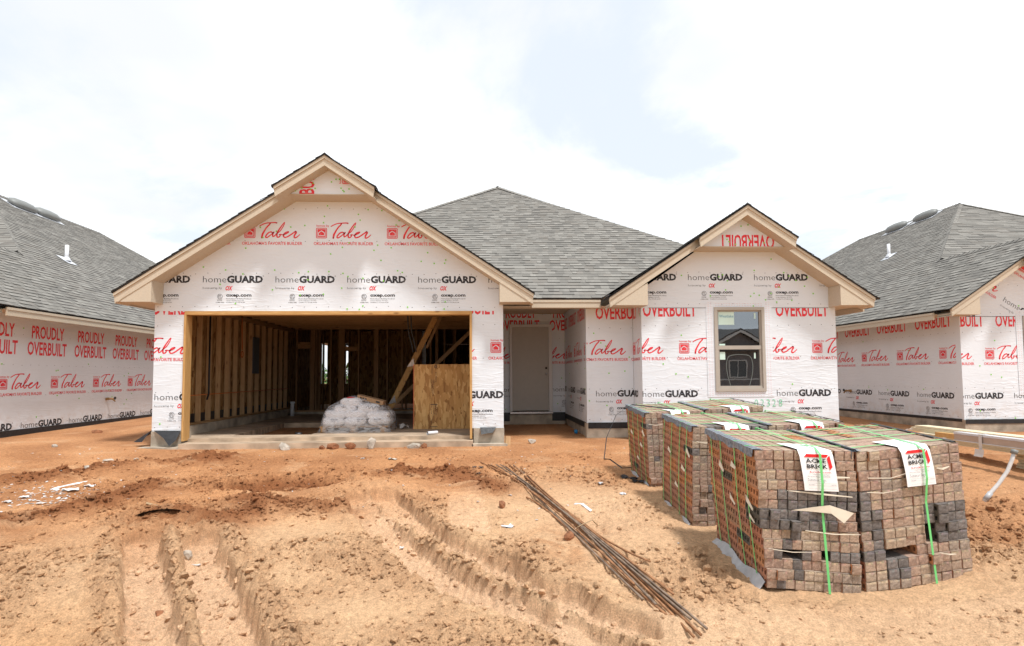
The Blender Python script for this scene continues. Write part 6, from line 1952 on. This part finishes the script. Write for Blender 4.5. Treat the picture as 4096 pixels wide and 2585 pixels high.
m = MB(); r = random.Random(5)
for i in range(9000):
    x = r.uniform(-40, 6); y = r.uniform(58, 66); top = 2.2 + 1.2 * math.sin(x * .9) * math.sin(x * .37 + 1); z = .4 + (r.random() ** .7) * max(.8, top)
    s_ = r.uniform(.12, .3); a_ = r.uniform(0, 6.28); t_ = r.uniform(-1, 1)
    u = Vector((math.cos(a_), math.sin(a_), t_)) * s_; w = Vector((-math.sin(a_), math.cos(a_), r.uniform(-1, 1))) * s_
    c_ = Vector((x, y, z)); m.add([c_ - u, c_ + w * .6, c_ + u, c_ - w * .6], [(0, 1, 2, 3)])
tag(m.build('scrub_line', ['leaf'], None), 'distant green scrub seen through the rear window', 'scrub', kind='stuff')

# ------------------------------------------------------------------ sky and light
SUN_EL, SUN_AZ = math.radians(65), math.radians(142)     # azimuth: where the sun stands, clockwise from +Y
wd = bpy.data.worlds.new("World"); SC.world = wd; wd.use_nodes = True
nt = wd.node_tree; nt.nodes.clear()
out = nt.nodes.new('ShaderNodeOutputWorld'); bg = nt.nodes.new('ShaderNodeBackground'); bg.inputs['Strength'].default_value = .10
sky = nt.nodes.new('ShaderNodeTexSky'); sky.sky_type = 'NISHITA'; sky.sun_disc = False
sky.sun_elevation = SUN_EL; sky.sun_rotation = SUN_AZ; sky.dust_density = 2.0; sky.air_density = 1.2
tc = nt.nodes.new('ShaderNodeTexCoord')
# flatten the cloud deck towards the horizon: project the direction onto a high plane
sep = nt.nodes.new('ShaderNodeSeparateXYZ'); nt.links.new(tc.outputs['Generated'], sep.inputs[0])
mz = nt.nodes.new('ShaderNodeMath'); mz.operation = 'ADD'; mz.inputs[1].default_value = .22; nt.links.new(sep.outputs['Z'], mz.inputs[0])
mxz = nt.nodes.new('ShaderNodeMath'); mxz.operation = 'MAXIMUM'; mxz.inputs[1].default_value = .06; nt.links.new(mz.outputs[0], mxz.inputs[0])
cmb = nt.nodes.new('ShaderNodeCombineXYZ')
for a_ in ('X', 'Y'):
    dv_ = nt.nodes.new('ShaderNodeMath'); dv_.operation = 'DIVIDE'; nt.links.new(sep.outputs[a_], dv_.inputs[0]); nt.links.new(mxz.outputs[0], dv_.inputs[1]); nt.links.new(dv_.outputs[0], cmb.inputs[a_])


def wnoise(scale, detail, loc, rough=.55, dist=.0):
    mp = nt.nodes.new('ShaderNodeMapping'); mp.inputs['Location'].default_value = loc
    nt.links.new(cmb.outputs[0], mp.inputs['Vector'])
    n = nt.nodes.new('ShaderNodeTexNoise'); n.inputs['Scale'].default_value = scale; n.inputs['Detail'].default_value = detail; n.inputs['Roughness'].default_value = rough; n.inputs['Distortion'].default_value = dist
    nt.links.new(mp.outputs[0], n.inputs['Vector'])
    return n.outputs['Fac']


def wmap(x, a, b, c, d, smooth=True):
    mr = nt.nodes.new('ShaderNodeMapRange'); mr.interpolation_type = 'SMOOTHSTEP' if smooth else 'LINEAR'
    for nm, vv in zip(('From Min', 'From Max', 'To Min', 'To Max'), (a, b, c, d)): mr.inputs[nm].default_value = vv
    nt.links.new(x, mr.inputs['Value']); return mr.outputs[0]


cov = wmap(wnoise(1.05, 9, (2.15, 11.2, 0), .58, .3), .36, .48, 0, 1)
shade = wmap(wnoise(.9, 5, (8.3, 4.2, 2), .5), .37, .60, 9.6, 6.6)
cl = nt.nodes.new('ShaderNodeCombineColor')
for nm, g_ in (('Red', .97), ('Green', 1.0), ('Blue', 1.03)):
    mu = nt.nodes.new('ShaderNodeMath'); mu.operation = 'MULTIPLY'; mu.inputs[1].default_value = g_; nt.links.new(shade, mu.inputs[0]); nt.links.new(mu.outputs[0], cl.inputs[nm])
# thin veil of bright haze in front of the blue
vl = nt.nodes.new('ShaderNodeMix'); vl.data_type = 'RGBA'; vl.inputs['Factor'].default_value = .8; vl.inputs['B'].default_value = (6.7, 7.15, 7.75, 1)
nt.links.new(sky.outputs[0], vl.inputs['A'])
mx = nt.nodes.new('ShaderNodeMix'); mx.data_type = 'RGBA'
nt.links.new(cov, mx.inputs['Factor']); nt.links.new(vl.outputs['Result'], mx.inputs['A']); nt.links.new(cl.outputs[0], mx.inputs['B'])
nt.links.new(mx.outputs['Result'], bg.inputs['Color']); nt.links.new(bg.outputs[0], out.inputs[0])

sd_ = bpy.data.lights.new('sun', 'SUN'); sd_.energy = 2.8; sd_.angle = math.radians(7); sd_.color = (1, .985, .96)
so_ = bpy.data.objects.new('sun', sd_); COL.objects.link(so_)
to = Vector((math.sin(SUN_AZ) * math.cos(SUN_EL), math.cos(SUN_AZ) * math.cos(SUN_EL), math.sin(SUN_EL)))
so_.rotation_euler = to.to_track_quat('Z', 'Y').to_euler()

vs_ = SC.view_settings
vs_.view_transform = 'Standard'; vs_.look = 'None'; vs_.gamma = 1; vs_.use_curve_mapping = False
vs_.exposure = .57
SC.cycles.max_bounces = 6; SC.cycles.transparent_max_bounces = 12
SC.cycles.use_denoising = True
